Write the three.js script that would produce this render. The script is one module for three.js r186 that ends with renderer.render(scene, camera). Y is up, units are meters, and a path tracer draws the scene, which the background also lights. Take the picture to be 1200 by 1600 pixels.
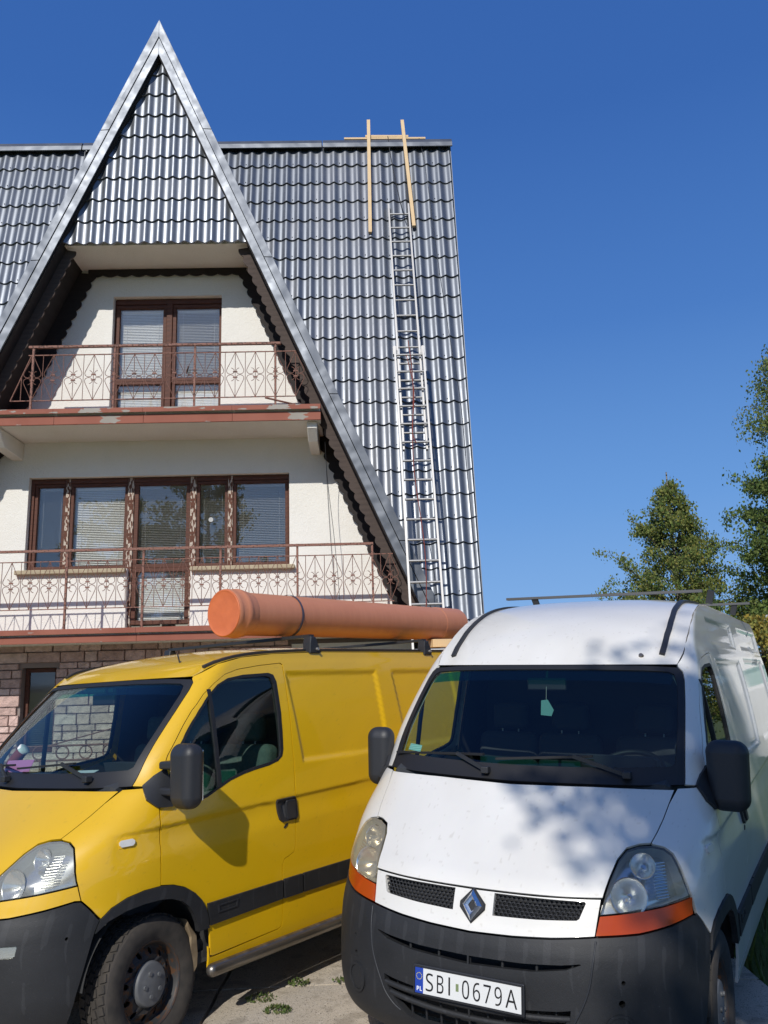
import * as THREE from 'three';
import { mergeGeometries } from 'three/addons/utils/BufferGeometryUtils.js';
import { RoundedBoxGeometry } from 'three/addons/geometries/RoundedBoxGeometry.js';

// ================= camera, sky, sun, exposure =================
const scene = new THREE.Scene();
const camera = new THREE.PerspectiveCamera(64.437, 3 / 4, .05, 800);
camera.position.set(0, 1.9077, 0);
camera.rotation.order = 'YXZ';
camera.rotation.set(.199932, 0, -.0278568);
scene.add(camera);
const renderer = new THREE.WebGLRenderer({ antialias: true });
renderer.setSize(768, 1024);
renderer.toneMapping = THREE.LinearToneMapping;
renderer.toneMappingExposure = .88;
renderer.shadowMap.enabled = true;
const TO_SUN = new THREE.Vector3(-.225, .69, .9).normalize();
function makeSky() {
  const w = 1024, h = 512, d = new Float32Array(w * h * 4);
  const mix = (a, b, t) => a.map((q, i) => q + (b[i] - q) * t);
  const stops = [[-1, [.10, .11, .10]], [-.03, [.16, .20, .22]], [0, [.30, .50, .80]], [.05, [.235, .445, .80]], [.2, [.145, .335, .715]], [.4, [.072, .205, .555]], [.6, [.042, .138, .44]], [1, [.03, .10, .36]]];
  for (let j = 0; j < h; j++) for (let i = 0; i < w; i++) {
    const el = ((j + .5) / h - .5) * Math.PI, az = ((i + .5) / w - .5) * 2 * Math.PI;
    const y = Math.sin(el), x = Math.cos(el) * Math.cos(az), z = Math.cos(el) * Math.sin(az);
    let k = 0; while (k < stops.length - 2 && y > stops[k + 1][0]) k++;
    const t = Math.min(1, Math.max(0, (y - stops[k][0]) / (stops[k + 1][0] - stops[k][0])));
    let c = mix(stops[k][1], stops[k + 1][1], t);
    const g = Math.max(0, x * TO_SUN.x + y * TO_SUN.y + z * TO_SUN.z), a = y > -.02 ? .35 * Math.pow(g, 6) + 1.1 * Math.pow(g, 60) : 0;
    c = [c[0] * 1.13 + a * .85, c[1] * 1.13 + a * .92, c[2] * 1.13 + a];
    d.set([c[0], c[1], c[2], 1], (j * w + i) * 4);
  }
  const t = new THREE.DataTexture(d, w, h, THREE.RGBAFormat, THREE.FloatType);
  t.mapping = THREE.EquirectangularReflectionMapping; t.magFilter = THREE.LinearFilter; t.needsUpdate = true;
  return t;
}
scene.background = makeSky();
scene.environment = scene.background;
const sun = new THREE.DirectionalLight(new THREE.Color(1, .965, .905), 4.2);
sun.position.copy(TO_SUN).multiplyScalar(60);
sun.target.position.set(0, 3, -8);
sun.position.add(sun.target.position);
sun.castShadow = true; sun.shadow.mapSize.set(4096, 4096);
Object.assign(sun.shadow.camera, { left: -22, right: 22, top: 22, bottom: -22, near: 1, far: 140 });
scene.add(sun, sun.target);

// ================= helpers =================
function rng(seed) { let a = seed >>> 0; return () => { a = (a + 0x6D2B79F5) | 0; let t = Math.imul(a ^ (a >>> 15), 1 | a); t = (t + Math.imul(t ^ (t >>> 7), 61 | t)) ^ t; return ((t ^ (t >>> 14)) >>> 0) / 4294967296; }; }
const taken = {};
function numbered(n) { if (taken[n] === undefined) { taken[n] = 0; return n; } return n + '_' + String(++taken[n]).padStart(3, '0'); }
function tag(o, label, category, group) { o.userData.label = label; if (category) o.userData.category = category; if (group) o.userData.group = group; return o; }
function thing(name, label, category, group) { const g = new THREE.Group(); g.name = numbered(name); scene.add(g); return tag(g, label, category, group); }
function mesh(name, geo, mat, parent) {
  const m = new THREE.Mesh(geo, mat); m.castShadow = m.receiveShadow = true;
  if (parent) { m.name = name; parent.add(m); } else { m.name = numbered(name); scene.add(m); }
  return m;
}
function structure(name, geo, mat) { const m = mesh(name, geo, mat); m.userData.kind = 'structure'; return m; }
// uv in metres from the dominant axis of each face
function uvm(geo, k = 1, ox = 0, oy = 0) {
  const g = geo.index ? geo.toNonIndexed() : geo, p = g.attributes.position, n = g.attributes.normal, uv = new Float32Array(p.count * 2);
  for (let i = 0; i < p.count; i++) {
    const ax = Math.abs(n.getX(i)), ay = Math.abs(n.getY(i)), az = Math.abs(n.getZ(i)), x = p.getX(i), y = p.getY(i), z = p.getZ(i);
    const [a, b] = ax >= ay && ax >= az ? [z, y] : ay >= az ? [x, z] : [x, y];
    uv[2 * i] = a * k + ox; uv[2 * i + 1] = b * k + oy;
  }
  g.setAttribute('uv', new THREE.BufferAttribute(uv, 2));
  return g;
}
function box(x0, x1, y0, y1, z0, z1) { const g = new THREE.BoxGeometry(Math.abs(x1 - x0), Math.abs(y1 - y0), Math.abs(z1 - z0)); g.translate((x0 + x1) / 2, (y0 + y1) / 2, (z0 + z1) / 2); return uvm(g); }
function rbox(x0, x1, y0, y1, z0, z1, r = .01, seg = 2) { const g = new RoundedBoxGeometry(Math.abs(x1 - x0), Math.abs(y1 - y0), Math.abs(z1 - z0), seg, r); g.translate((x0 + x1) / 2, (y0 + y1) / 2, (z0 + z1) / 2); return uvm(g); }
const V3 = (a) => a.isVector3 ? a : new THREE.Vector3(...a);
function bar(a, b, r, seg = 8) {                       // round bar between two points
  a = V3(a); b = V3(b); const d = b.clone().sub(a), g = new THREE.CylinderGeometry(r, r, d.length(), seg);
  g.applyQuaternion(new THREE.Quaternion().setFromUnitVectors(new THREE.Vector3(0, 1, 0), d.clone().normalize()));
  const c = a.clone().add(b).multiplyScalar(.5); g.translate(c.x, c.y, c.z); return uvm(g);
}
function beam(a, b, w, t, face = [0, 0, 1]) {          // rectangular bar, w across, t along the face normal
  a = V3(a); b = V3(b); const y = b.clone().sub(a), L = y.length(); y.normalize();
  const z = V3(face).clone().sub(y.clone().multiplyScalar(V3(face).dot(y))).normalize(), x = y.clone().cross(z), g = uvm(new THREE.BoxGeometry(w, L, t));
  const c = a.clone().add(b).multiplyScalar(.5);
  return g.applyMatrix4(new THREE.Matrix4().makeBasis(x, y, z).setPosition(c));
}
function tube(pts, r, seg = 24, rad = 6, closed = false) { return uvm(new THREE.TubeGeometry(new THREE.CatmullRomCurve3(pts.map(V3), closed), seg, r, rad, closed)); }
function merge(list) { return mergeGeometries(list.map(g => { const q = g.index ? g.toNonIndexed() : g; for (const k of Object.keys(q.attributes)) if (!['position', 'normal', 'uv', 'color'].includes(k)) q.deleteAttribute(k); if (!q.attributes.uv) uvm(q); return q; })); }
function extrude(poly, depth, bevel = 0, holes = []) {  // polygon in x,y; front face at z = 0, goes back to -depth
  const s = new THREE.Shape(poly.map(p => new THREE.Vector2(...p)));
  for (const h of holes) s.holes.push(new THREE.Path(h.map(p => new THREE.Vector2(...p))));
  const g = new THREE.ExtrudeGeometry(s, { depth: depth - 2 * bevel, bevelEnabled: bevel > 0, bevelThickness: bevel, bevelSize: bevel, bevelOffset: -bevel, bevelSegments: 1 });
  g.translate(0, 0, -depth + bevel); return uvm(g);
}
// ---- value noise and textures ----
function lattice(seed, n) { const r = rng(seed), a = new Float32Array(n * n); for (let i = 0; i < a.length; i++) a[i] = r(); return a; }
const LAT = lattice(77, 256);
function vnoise(x, y, per) {                            // tiles with period per (cells)
  const xi = Math.floor(x), yi = Math.floor(y), fx = x - xi, fy = y - yi, u = fx * fx * (3 - 2 * fx), v = fy * fy * (3 - 2 * fy);
  const q = (a, b) => LAT[((((b % per) + per) % per) & 255) * 256 + ((((a % per) + per) % per) & 255)];
  return (q(xi, yi) * (1 - u) + q(xi + 1, yi) * u) * (1 - v) + (q(xi, yi + 1) * (1 - u) + q(xi + 1, yi + 1) * u) * v;
}
function fbm(x, y, per, oct = 4) { let s = 0, a = .5, t = 0; for (let i = 0; i < oct; i++) { s += a * vnoise(x + i * 17, y + i * 31, per); t += a; x *= 2; y *= 2; per *= 2; a *= .5; } return s / t; }
function tex(n, fn, metres = 1, srgb = true) {          // fn(x, y in 0..1) -> [r, g, b] 0..1 or a number
  const d = new Uint8Array(n * n * 4);
  for (let j = 0; j < n; j++) for (let i = 0; i < n; i++) { let c = fn(i / n, j / n); if (typeof c === 'number') c = [c, c, c]; const k = (j * n + i) * 4; for (let q = 0; q < 3; q++) d[k + q] = Math.max(0, Math.min(255, c[q] * 255)); d[k + 3] = 255; }
  const t = new THREE.DataTexture(d, n, n); t.wrapS = t.wrapT = THREE.RepeatWrapping; t.magFilter = THREE.LinearFilter; t.minFilter = THREE.LinearMipmapLinearFilter; t.generateMipmaps = true;
  if (srgb) t.colorSpace = THREE.SRGBColorSpace; t.repeat.set(1 / metres, 1 / metres); t.needsUpdate = true; return t;
}
const std = (o) => new THREE.MeshStandardMaterial({ side: THREE.DoubleSide, ...o });
const phy = (o) => new THREE.MeshPhysicalMaterial({ side: THREE.DoubleSide, ...o });
const lin = (r, g, b) => new THREE.Color().setRGB(r, g, b);
// ---- van skin: horizontal plan outlines stacked by height ----
const clamp = (x, a, b) => Math.min(b, Math.max(a, x));
const lerp = (a, b, t) => a + (b - a) * t;
const sstep = (a, b, x) => { const t = clamp((x - a) / (b - a), 0, 1); return t * t * (3 - 2 * t); };
function pchip(pts) {                                   // monotone cubic through [x, y] pairs
  const n = pts.length, x = pts.map(p => p[0]), y = pts.map(p => p[1]), d = [], m = [];
  for (let i = 0; i < n - 1; i++) d.push((y[i + 1] - y[i]) / (x[i + 1] - x[i]));
  m[0] = d[0]; m[n - 1] = d[n - 2];
  for (let i = 1; i < n - 1; i++) m[i] = d[i - 1] * d[i] <= 0 ? 0 : 2 * d[i - 1] * d[i] / (d[i - 1] + d[i]);
  return (t) => {
    if (t <= x[0]) return y[0] + (t - x[0]) * m[0] * 0;
    if (t >= x[n - 1]) return y[n - 1];
    let i = 0; while (t > x[i + 1]) i++;
    const h = x[i + 1] - x[i], s = (t - x[i]) / h, s2 = s * s, s3 = s2 * s;
    return (2 * s3 - 3 * s2 + 1) * y[i] + (s3 - 2 * s2 + s) * h * m[i] + (3 * s2 - 2 * s3) * y[i + 1] + (s3 - s2) * h * m[i + 1];
  };
}
const profF = pchip([[.2, .70], [.26, .80], [.34, .855], [.45, .872], [.6, .875], [.70, .866], [.76, .848], [.80, .828], [.86, .806], [.93, .775], [.97, .742], [1.02, .678], [1.08, .60], [1.15, .507], [1.22, .413], [1.28, .335], [1.33, .272], [1.35, .243], [1.5, .103], [1.65, -.047], [1.8, -.200], [1.95, -.355], [2.0, -.41], [2.05, -.47], [2.12, -.56], [2.2, -.68], [2.3, -.88], [2.4, -1.2]]);
const profW = pchip([[.2, .93], [.3, .955], [.42, .972], [.6, .98], [.9, .982], [1.15, .978], [1.25, .968], [1.36, .955], [1.6, .922], [1.8, .888], [1.95, .858], [2.03, .838], [2.08, .822], [2.2, .80], [2.3, .78], [2.38, .755], [2.43, .72]]);
const profL = pchip([[.2, .75], [.35, .85], [.75, .9], [.95, .84], [1.1, .64], [1.3, .48], [1.36, .44], [1.6, .34], [1.95, .27], [2.1, .26], [2.4, .3]]);
const profN = pchip([[.2, 3], [.9, 3.05], [1.1, 3.2], [1.4, 3.4], [1.8, 3.6], [2.2, 3.2], [2.4, 2.8]]);
const profQ = pchip([[.2, .03], [.8, .05], [1.1, .06], [1.34, .09], [1.6, .05], [1.95, .03]]);
const LEVELS = new Map(), NPH = 150;
function level(k) {
  let t = LEVELS.get(k); if (t) return t;
  const h = k * .004, F = profF(h), W = profW(h), L = profL(h), n = profN(h), q = profQ(h);
  const U = [], V = [], A = []; let a = 0;
  for (let i = 0; i <= NPH; i++) {
    const f = i / NPH * Math.PI / 2, v = i === NPH ? W : W * Math.pow(Math.sin(f), 2 / n), u = F - L * (1 - (i === NPH ? 0 : Math.pow(Math.cos(f), 2 / n))) - q * Math.pow(v, 1.6);
    if (i) a += Math.hypot(u - U[i - 1], v - V[i - 1]);
    U.push(u); V.push(v); A.push(a);
  }
  t = { U, V, A, a, W }; LEVELS.set(k, t); return t;
}
function onLevel(k, s) {
  const t = level(k);
  if (s >= t.a) return [t.U[NPH] - (s - t.a), t.W];
  let lo = 0, hi = NPH; while (hi - lo > 1) { const m = (lo + hi) >> 1; if (t.A[m] <= s) lo = m; else hi = m; }
  const f = (s - t.A[lo]) / (t.A[hi] - t.A[lo] || 1);
  return [lerp(t.U[lo], t.U[hi], f), lerp(t.V[lo], t.V[hi], f)];
}
function skinBase(s, h) {                               // s: arc from the nose's centre line, left positive -> [u, h, v]
  const x = h / .004, k = Math.floor(x), f = x - k, as = Math.abs(s), a = onLevel(k, as), b = onLevel(k + 1, as);
  return [lerp(a[0], b[0], f), h, Math.sign(s || 1) * lerp(a[1], b[1], f)];
}
function arcOfV(v, h) {                                  // front: |v| -> s
  const t = level(Math.round(h / .004)), av = Math.abs(v); if (av >= t.W) return t.a;
  let i = 0; while (i < NPH - 1 && t.V[i + 1] < av) i++;
  return lerp(t.A[i], t.A[i + 1], (av - t.V[i]) / (t.V[i + 1] - t.V[i]));
}
function arcOfU(u, h) {                                  // side: u -> s
  const t = level(Math.round(h / .004)); if (u <= t.U[NPH]) return t.a + t.U[NPH] - u;
  let i = 0; while (i < NPH - 1 && t.U[i + 1] > u) i++;
  return lerp(t.A[i], t.A[i + 1], clamp((u - t.U[i]) / (t.U[i + 1] - t.U[i]), 0, 1));
}

// ================= materials =================
const mixc = (a, b, t) => a.map((q, i) => q + (b[i] - q) * t);
const fineGrain = tex(256, (x, y) => .45 * vnoise(x * 128, y * 128, 128) + .55 * fbm(x * 24, y * 24, 24, 3), .25, false);
const blotch = tex(256, (x, y) => fbm(x * 5, y * 5, 5, 5), 2.2, false);
const plasterMap = tex(512, (x, y) => { const n = fbm(x * 6, y * 6, 6, 5), g = vnoise(x * 220, y * 220, 220); return mixc([.925, .912, .88], [.885, .868, .83], .75 * n + .25 * g); }, 2.4);
const plasterBump = tex(256, (x, y) => .6 * vnoise(x * 90, y * 90, 90) + .4 * fbm(x * 20, y * 20, 20, 3), .8, false);
const M = {};
M.plaster = std({ map: plasterMap, bumpMap: plasterBump, bumpScale: .005, roughness: .95 });
const roofRough = tex(256, (x, y) => .39 + .18 * fbm(x * 8, y * 8, 8, 4), .9, false);
M.tile = phy({ color: lin(.172, .186, .208), metalness: .8, roughness: 1, roughnessMap: roofRough, clearcoat: .25, clearcoatRoughness: .25 });
M.tileB = phy({ color: lin(.17, .185, .208), metalness: .8, roughness: .93, roughnessMap: roofRough, clearcoat: .25, clearcoatRoughness: .28 });
M.tileC = phy({ color: lin(.20, .21, .23), metalness: .8, roughness: 1.08, roughnessMap: roofRough, clearcoat: .25, clearcoatRoughness: .22 });
const dents = tex(256, (x, y) => fbm(x * 3, y * 3, 3, 3), 1.1, false);
M.flashing = phy({ color: lin(.145, .156, .174), metalness: .8, roughness: 1.05, roughnessMap: roofRough, bumpMap: dents, bumpScale: .03 });
M.bargeWood = std({ map: tex(256, (x, y) => { const g = fbm(x * 4, y * 40, 4, 4); return mixc([.24, .20, .18], [.34, .29, .265], g); }, .8), roughness: .85 });
M.darkWood = std({ map: tex(256, (x, y) => mixc([.115, .095, .09], [.18, .15, .14], fbm(x * 5, y * 40, 5, 4)), .8), roughness: .8 });
M.lining = std({ map: tex(256, (x, y) => mixc([.14, .125, .12], [.21, .19, .18], fbm(x * 4, y * 24, 4, 4)), 1), roughness: .85 });
M.redPaint = std({ map: tex(512, (x, y) => { const n = fbm(x * 9, y * 9, 9, 5), p = fbm(x * 5 + 3, y * 16, 5, 5); return p > .655 ? mixc([.66, .63, .59], [.55, .52, .48], n) : mixc([.53, .30, .235], [.62, .385, .31], n); }, 2.6), roughness: .8 });
M.railPaint = std({ map: tex(256, (x, y) => { const n = fbm(x * 16, y * 16, 16, 4); return n > .6 ? [.33, .22, .18] : mixc([.46, .30, .25], [.58, .42, .36], n * 1.4); }, .35), roughness: .75 });
M.frameWood = std({ map: tex(256, (x, y) => { const n = fbm(x * 6, y * 50, 6, 4); return mixc([.25, .135, .09], [.42, .245, .17], n); }, .6), roughness: .7 });
M.framePeel = std({ map: tex(512, (x, y) => { const n = fbm(x * 22, y * 9, 9, 5), g = fbm(x * 6, y * 50, 6, 4); return n > .565 ? mixc([.80, .75, .69], [.66, .60, .54], g) : mixc([.27, .155, .105], [.44, .265, .19], g); }, .5), roughness: .8 });
M.sill = std({ map: tex(128, (x, y) => mixc([.74, .69, .58], [.62, .56, .46], fbm(x * 9, y * 9, 9, 4)), .6), roughness: .9 });
M.blind = std({ color: lin(.42, .42, .40), roughness: .5 });
M.blindSunlit = std({ color: lin(.74, .74, .71), roughness: .5 });  // same kind of blind, with sunlit brightness painted into the colour
M.pane = phy({ color: lin(.985, .985, .98), transmission: 1, thickness: 0, roughness: .0, ior: 1.52, specularIntensity: 1 });
M.room = std({ color: lin(.50, .47, .42), roughness: .95 });
const stoneBump = tex(256, (x, y) => .7 * fbm(x * 9, y * 9, 9, 4) + .3 * vnoise(x * 60, y * 60, 60), .5, false);
M.stones = [[.79, .67, .63], [.83, .71, .67], [.76, .64, .60], [.85, .74, .70]].map(c => std({ map: tex(128, (x, y) => mixc(c.map(q => q * .84), c.map(q => Math.min(1, q * 1.1)), fbm(x * 10, y * 10, 10, 4)), .5), bumpMap: stoneBump, bumpScale: .018, roughness: .95 }));
M.mortar = std({ color: lin(.26, .21, .19), roughness: 1 });
M.alu = phy({ color: lin(.40, .39, .375), metalness: .7, roughness: .5 });
M.rope = std({ color: lin(.22, .045, .03), roughness: .9 });
M.cable = std({ color: lin(.02, .02, .022), roughness: .7 });
M.pine = std({ map: tex(256, (x, y) => mixc([.90, .79, .62], [.80, .66, .48], Math.pow(fbm(x * 22, y * 2, 2, 4), 1.2)), .25), roughness: .75 });
M.pipe = phy({ map: tex(256, (x, y) => mixc([.80, .53, .39], [.745, .475, .345], .6 * fbm(x * 6, y * 6, 6, 4) + .4 * vnoise(x * 60, y * 8, 8)), 1.1), roughness: .5, clearcoat: .12, clearcoatRoughness: .4 });
M.pipeCap = phy({ map: tex(256, (x, y) => mixc([.84, .46, .27], [.76, .40, .23], fbm(x * 8, y * 8, 8, 4)), .4), roughness: .5 });
// vehicles
const dust = tex(256, (x, y) => .16 + .30 * Math.pow(fbm(x * 7, y * 7, 7, 5), 2), 1.3, false);
M.yellow = phy({ map: tex(256, (x, y) => { const n = fbm(x * 6, y * 6, 6, 5), sp = vnoise(x * 120, y * 120, 120); return mixc([.885, .70, .02], [.835, .66, .07], n * .9 + (sp > .93 ? .8 : 0)); }, 1.6), roughness: .42, clearcoat: .8, clearcoatRoughness: .06 });
M.white = phy({ map: tex(256, (x, y) => { const n = fbm(x * 6, y * 6, 6, 5), sp = vnoise(x * 120, y * 120, 120); return mixc([.895, .882, .848], [.84, .822, .78], n * .9 + (sp > .93 ? .9 : 0)); }, 1.6), roughness: .4, clearcoat: .75, clearcoatRoughness: .05 });
M.bumper = std({ map: tex(512, (x, y) => { const n = fbm(x * 8, y * 8, 8, 5), sc = fbm(x * 30, y * 5, 5, 3), sp = vnoise(x * 200, y * 200, 200); return mixc([.10, .103, .11], [.155, .158, .165], n + (sc > .70 ? .7 : 0) + (sp > .95 ? 1.1 : 0)); }, 1.2), bumpMap: fineGrain, bumpScale: .0006, roughness: .62 });
M.plastic = std({ color: lin(.022, .023, .026), bumpMap: fineGrain, bumpScale: .0004, roughness: .5 });
M.seal = std({ color: lin(.012, .012, .013), roughness: .55 });
M.dark = std({ color: lin(.055, .055, .055), roughness: .9 });
M.liner = std({ color: lin(.035, .035, .035), roughness: .95 });
M.glassW = phy({ color: lin(.62, .76, .72), transmission: 1, thickness: 0, roughness: 0, ior: 1.52 });
M.glassY = phy({ color: lin(.66, .80, .76), transmission: 1, thickness: 0, roughness: 0, ior: 1.52 });
M.tint = phy({ color: lin(.06, .45, .30), transmission: 1, thickness: 0, roughness: 0, ior: 1.52 });
M.lens = phy({ color: lin(.86, .86, .80), transmission: .82, thickness: 0, roughness: .14, ior: 1.5 });
M.lensClear = phy({ color: lin(.88, .88, .85), transmission: .95, thickness: 0, roughness: .05, ior: 1.5 });
M.lensOld = phy({ color: lin(.80, .72, .56), transmission: .8, thickness: 0, roughness: .22, ior: 1.5 });
M.orange = phy({ color: lin(.60, .075, .008), roughness: .18, transmission: .35, thickness: 0, ior: 1.5 });
M.chrome = phy({ color: lin(.82, .83, .84), metalness: 1, roughness: .24 });
M.reflector = phy({ color: lin(.75, .76, .76), metalness: 1, roughness: .22 });
M.seat = std({ map: tex(128, (x, y) => mixc([.34, .40, .37], [.27, .32, .30], fbm(x * 20, y * 20, 20, 3)), .3), roughness: .9 });
M.seatDark = std({ color: lin(.045, .05, .055), roughness: .9 });
M.bulkDark = std({ color: lin(.05, .055, .06), roughness: .85 });
M.dash = std({ color: lin(.035, .038, .042), bumpMap: fineGrain, bumpScale: .0008, roughness: .75 });
M.trimGrey = std({ color: lin(.30, .34, .32), roughness: .8 });
M.tyre = std({ map: tex(256, (x, y) => mixc([.17, .16, .15], [.29, .265, .235], fbm(x * 9, y * 9, 9, 4)), .4), roughness: .92 });
M.tyreDark = std({ color: lin(.02, .019, .018), roughness: .9 });
M.steel = phy({ map: tex(256, (x, y) => { const n = fbm(x * 12, y * 12, 12, 5); return n > .6 ? [.36, .25, .17] : mixc([.20, .20, .205], [.28, .27, .26], n); }, .35), roughness: .6, metalness: .35 });
M.hubcap = std({ map: tex(128, (x, y) => mixc([.33, .34, .35], [.42, .42, .42], fbm(x * 10, y * 10, 10, 4)), .3), roughness: .55 });
M.inox = phy({ map: tex(256, (x, y) => mixc([.62, .60, .57], [.40, .37, .33], fbm(x * 4, y * 20, 4, 5)), .8), metalness: .85, roughness: .36 });
M.mudflap = std({ map: tex(128, (x, y) => mixc([.58, .51, .40], [.40, .34, .26], fbm(x * 8, y * 8, 8, 5)), .3), roughness: .95 });
// nature
M.bark = std({ map: tex(256, (x, y) => { const n = fbm(x * 8, y * 20, 8, 4); return n > .62 ? [.16, .14, .12] : mixc([.62, .60, .55], [.45, .42, .37], n); }, .6), roughness: .95 });
M.darkBark = std({ map: tex(128, (x, y) => mixc([.22, .18, .14], [.34, .29, .23], fbm(x * 14, y * 5, 5, 4)), .5), roughness: 1 });
const leafMat = () => phy({ vertexColors: true, roughness: .8, transmission: .4, thickness: 0, specularIntensity: .35 });
M.leaf = leafMat();
M.trimDark = std({ color: lin(.10, .10, .10), roughness: .55, metalness: .3 });
M.marker = phy({ color: lin(.66, .65, .62), roughness: .25, clearcoat: .6 });
M.strap = std({ color: lin(.06, .055, .08), roughness: .6 });

// ================= house =================
const HOUSE_AT = new THREE.Vector3(-3.242, 0, -10.75), HOUSE_TURN = .026;
const house = thing('house', 'white rendered house with steep dark metal tile roof, tall pointed gable and two balconies', 'house');
house.position.copy(HOUSE_AT); house.rotation.y = HOUSE_TURN;
const GM = .435, APEX = 11.889, IN = 11.309;            // gable: half width per metre of height
const aOut = (y) => GM * (APEX - y), aIn = (y) => GM * (IN - y);
const WD = .93;                                         // depth of the front wall behind the gable's edge
const RB = { y: 2.786, d: .30 }, RT = { y: 10.70, d: 1.44 };
const roofD = (y) => RB.d + (y - RB.y) * (RT.d - RB.d) / (RT.y - RB.y);
{ // ---- tiles ----
  const TW = .195, TC = .36, wave = (x) => .031 * Math.pow(.5 + .5 * Math.cos(2 * Math.PI * x / TW), 1.4), dwave = (x) => (wave(x + 1e-4) - wave(x - 1e-4)) / 2e-4, STEP = .026;
  function tileGeo(x0, x1, seed) {
    const N = Math.max(3, Math.round(10 * (x1 - x0) / TW)), P = [], Q = [], I = [];
    const jit = (rng(seed)() - .5) * .004, yt = TC + .012;
    for (let i = 0; i <= N; i++) {                      // lip (two rows), face (two rows)
      const x = x0 + (x1 - x0) * i / N, z = wave(x), n = new THREE.Vector3(-dwave(x), STEP / TC + jit, 1).normalize();
      const yb = -.020 * Math.sin(Math.PI * x / TW); P.push(x, yb, z - .010, x, yb, z + STEP, x, yb + .004, z + STEP + .001, x, yt, z + STEP * (1 - yt / TC));
      Q.push(0, -1, .15, 0, -1, .3, n.x, n.y, n.z, n.x, n.y, n.z);
      if (i < N) { const a = 4 * i, b = a + 4; I.push(a, b, b + 1, a, b + 1, a + 1, a + 1, b + 1, b + 2, a + 1, b + 2, a + 2, a + 2, b + 2, b + 3, a + 2, b + 3, a + 3); }
    }
    const g = new THREE.BufferGeometry(); g.setAttribute('position', new THREE.Float32BufferAttribute(P, 3)); g.setAttribute('normal', new THREE.Float32BufferAttribute(Q, 3)); g.setIndex(I);
    return uvm(g);
  }
  const full = [1, 2, 3, 4].map(s => tileGeo(0, TW, s)), mats = [M.tile, M.tile, M.tileB, M.tileC], R = rng(5);
  const tiltMain = Math.atan2(RT.d - RB.d, RT.y - RB.y);
  // main roof
  const roof = mesh('roof', (() => {                     // sheet behind the tiles
    const g = []; const e = .035;
    for (const sgn of [-1, 1]) {
      const ys = []; for (let y = RB.y - 1.0; y < RT.y + .1; y += .2) ys.push(y);
      const pts = ys.map(y => [sgn * (aIn(y) + .1), y]), out = sgn > 0 ? 4.555 : -5.6;
      const poly = [...pts, [out, ys[ys.length - 1]], [out, ys[0]]];
      const q = extrude(sgn > 0 ? poly.reverse() : poly, .05);
      const p = q.attributes.position; for (let i = 0; i < p.count; i++) p.setZ(i, p.getZ(i) - roofD(p.getY(i)) - e);
      q.computeVertexNormals(); g.push(q);
    }
    g.push(box(-5.6, 4.55, RT.y - .2, RT.y - .1, -1.5, -2.2));
    const back = extrude([[-5.6, 0], [4.55, 0], [4.55, RT.y], [-5.6, RT.y]], .06);
    { const p = back.attributes.position; for (let i = 0; i < p.count; i++) p.setZ(i, p.getZ(i) - 8.4 + (p.getY(i) / RT.y) * 6.6); back.computeVertexNormals(); g.push(back); }
    return merge(g);
  })(), M.tileB, house);
  const cells = [];
  const rowH = .3655;
  for (let r = 0; r < 24; r++) {
    const y0 = RT.y - .02 - (r + 1) * rowH, y1 = y0 + rowH; if (y1 < 1.9) break;
    for (let k = 0; k < 54; k++) {
      let a0 = 4.55 - TW * (k + 1), a1 = a0 + TW; if (a1 > 4.56 || a0 < -5.6) continue;
      const lim = aIn(y0) + .03;
      let x0 = 0, x1 = TW;
      if (a0 > -lim && a1 < lim) continue;                // inside the gable
      if (a1 > lim && a0 < lim) x0 = lim - a0; else if (a0 < -lim && a1 > -lim) x1 = -lim - a0;
      if (x1 - x0 < .015) continue;
      cells.push({ a0, y0, x0, x1, ym: (y0 + y1) / 2, sheet: Math.floor(k / 6) });
    }
  }
  // the tiles that show largest get a mesh of their own
  const rank = (c) => (c.a0 > 0 ? 0 : 3.2) + Math.abs(c.a0 - 3) * .12 - (c.ym > 3 ? 0 : -50) + c.ym * .16;
  cells.sort((p, q) => rank(p) - rank(q));
  const rest = [], screws = [];
  cells.forEach((c, i) => {
    const partial = c.x1 - c.x0 < TW - 1e-6, g = partial ? tileGeo(c.x0, c.x1, 1 + i) : full[(R() * 4) | 0];
    const m = new THREE.Matrix4().makeRotationFromEuler(new THREE.Euler(-tiltMain + (R() - .5) * .010, (R() - .5) * .012, (R() - .5) * .006)).setPosition(c.a0, c.y0 + ((c.sheet * 5) % 3 - 1) * .005, -roofD(c.y0) + (R() - .5) * .003 + (c.sheet % 2) * .003);
    const sk = Math.round((c.a0 + 20) / TW); if (sk % 2 === 0 && !partial) screws.push(new THREE.CylinderGeometry(.008, .009, .008, 6).rotateX(Math.PI / 2).translate(TW / 2, .035, STEP + .003).applyMatrix4(m));
    if (i < 300) { const t = mesh('tile', g, mats[(c.sheet * 3 + (R() > .85 ? 1 : 0)) % 4], roof); t.applyMatrix4(m); } else rest.push(g.clone().applyMatrix4(m));
  });
  const more = mesh('tiles', merge(rest), M.tile, roof); more.userData.kind = 'stuff';
  mesh('screws', merge(screws), M.flashing, roof).userData.kind = 'stuff';
  // ridge cap, in lengths, and the right verge
  for (const [x0, x1] of [[-5.6, -3.6], [-3.58, -1.6], [-1.58, .4], [.42, 2.4], [2.42, 4.6]]) {
    const z = -RT.d, y = RT.y, g = new THREE.ExtrudeGeometry(new THREE.Shape([[.10, -.075], [.115, -.065], [.10, .02], [.05, .105], [-.02, .125], [-.30, .08], [-.30, .06], [-.02, .10], [.04, .085], [.085, .015], [.09, -.06]].map(p => new THREE.Vector2(...p))), { depth: x1 - x0, bevelEnabled: false });
    g.rotateY(-Math.PI / 2); g.translate(x1, y + .01, z + .0);
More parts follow.
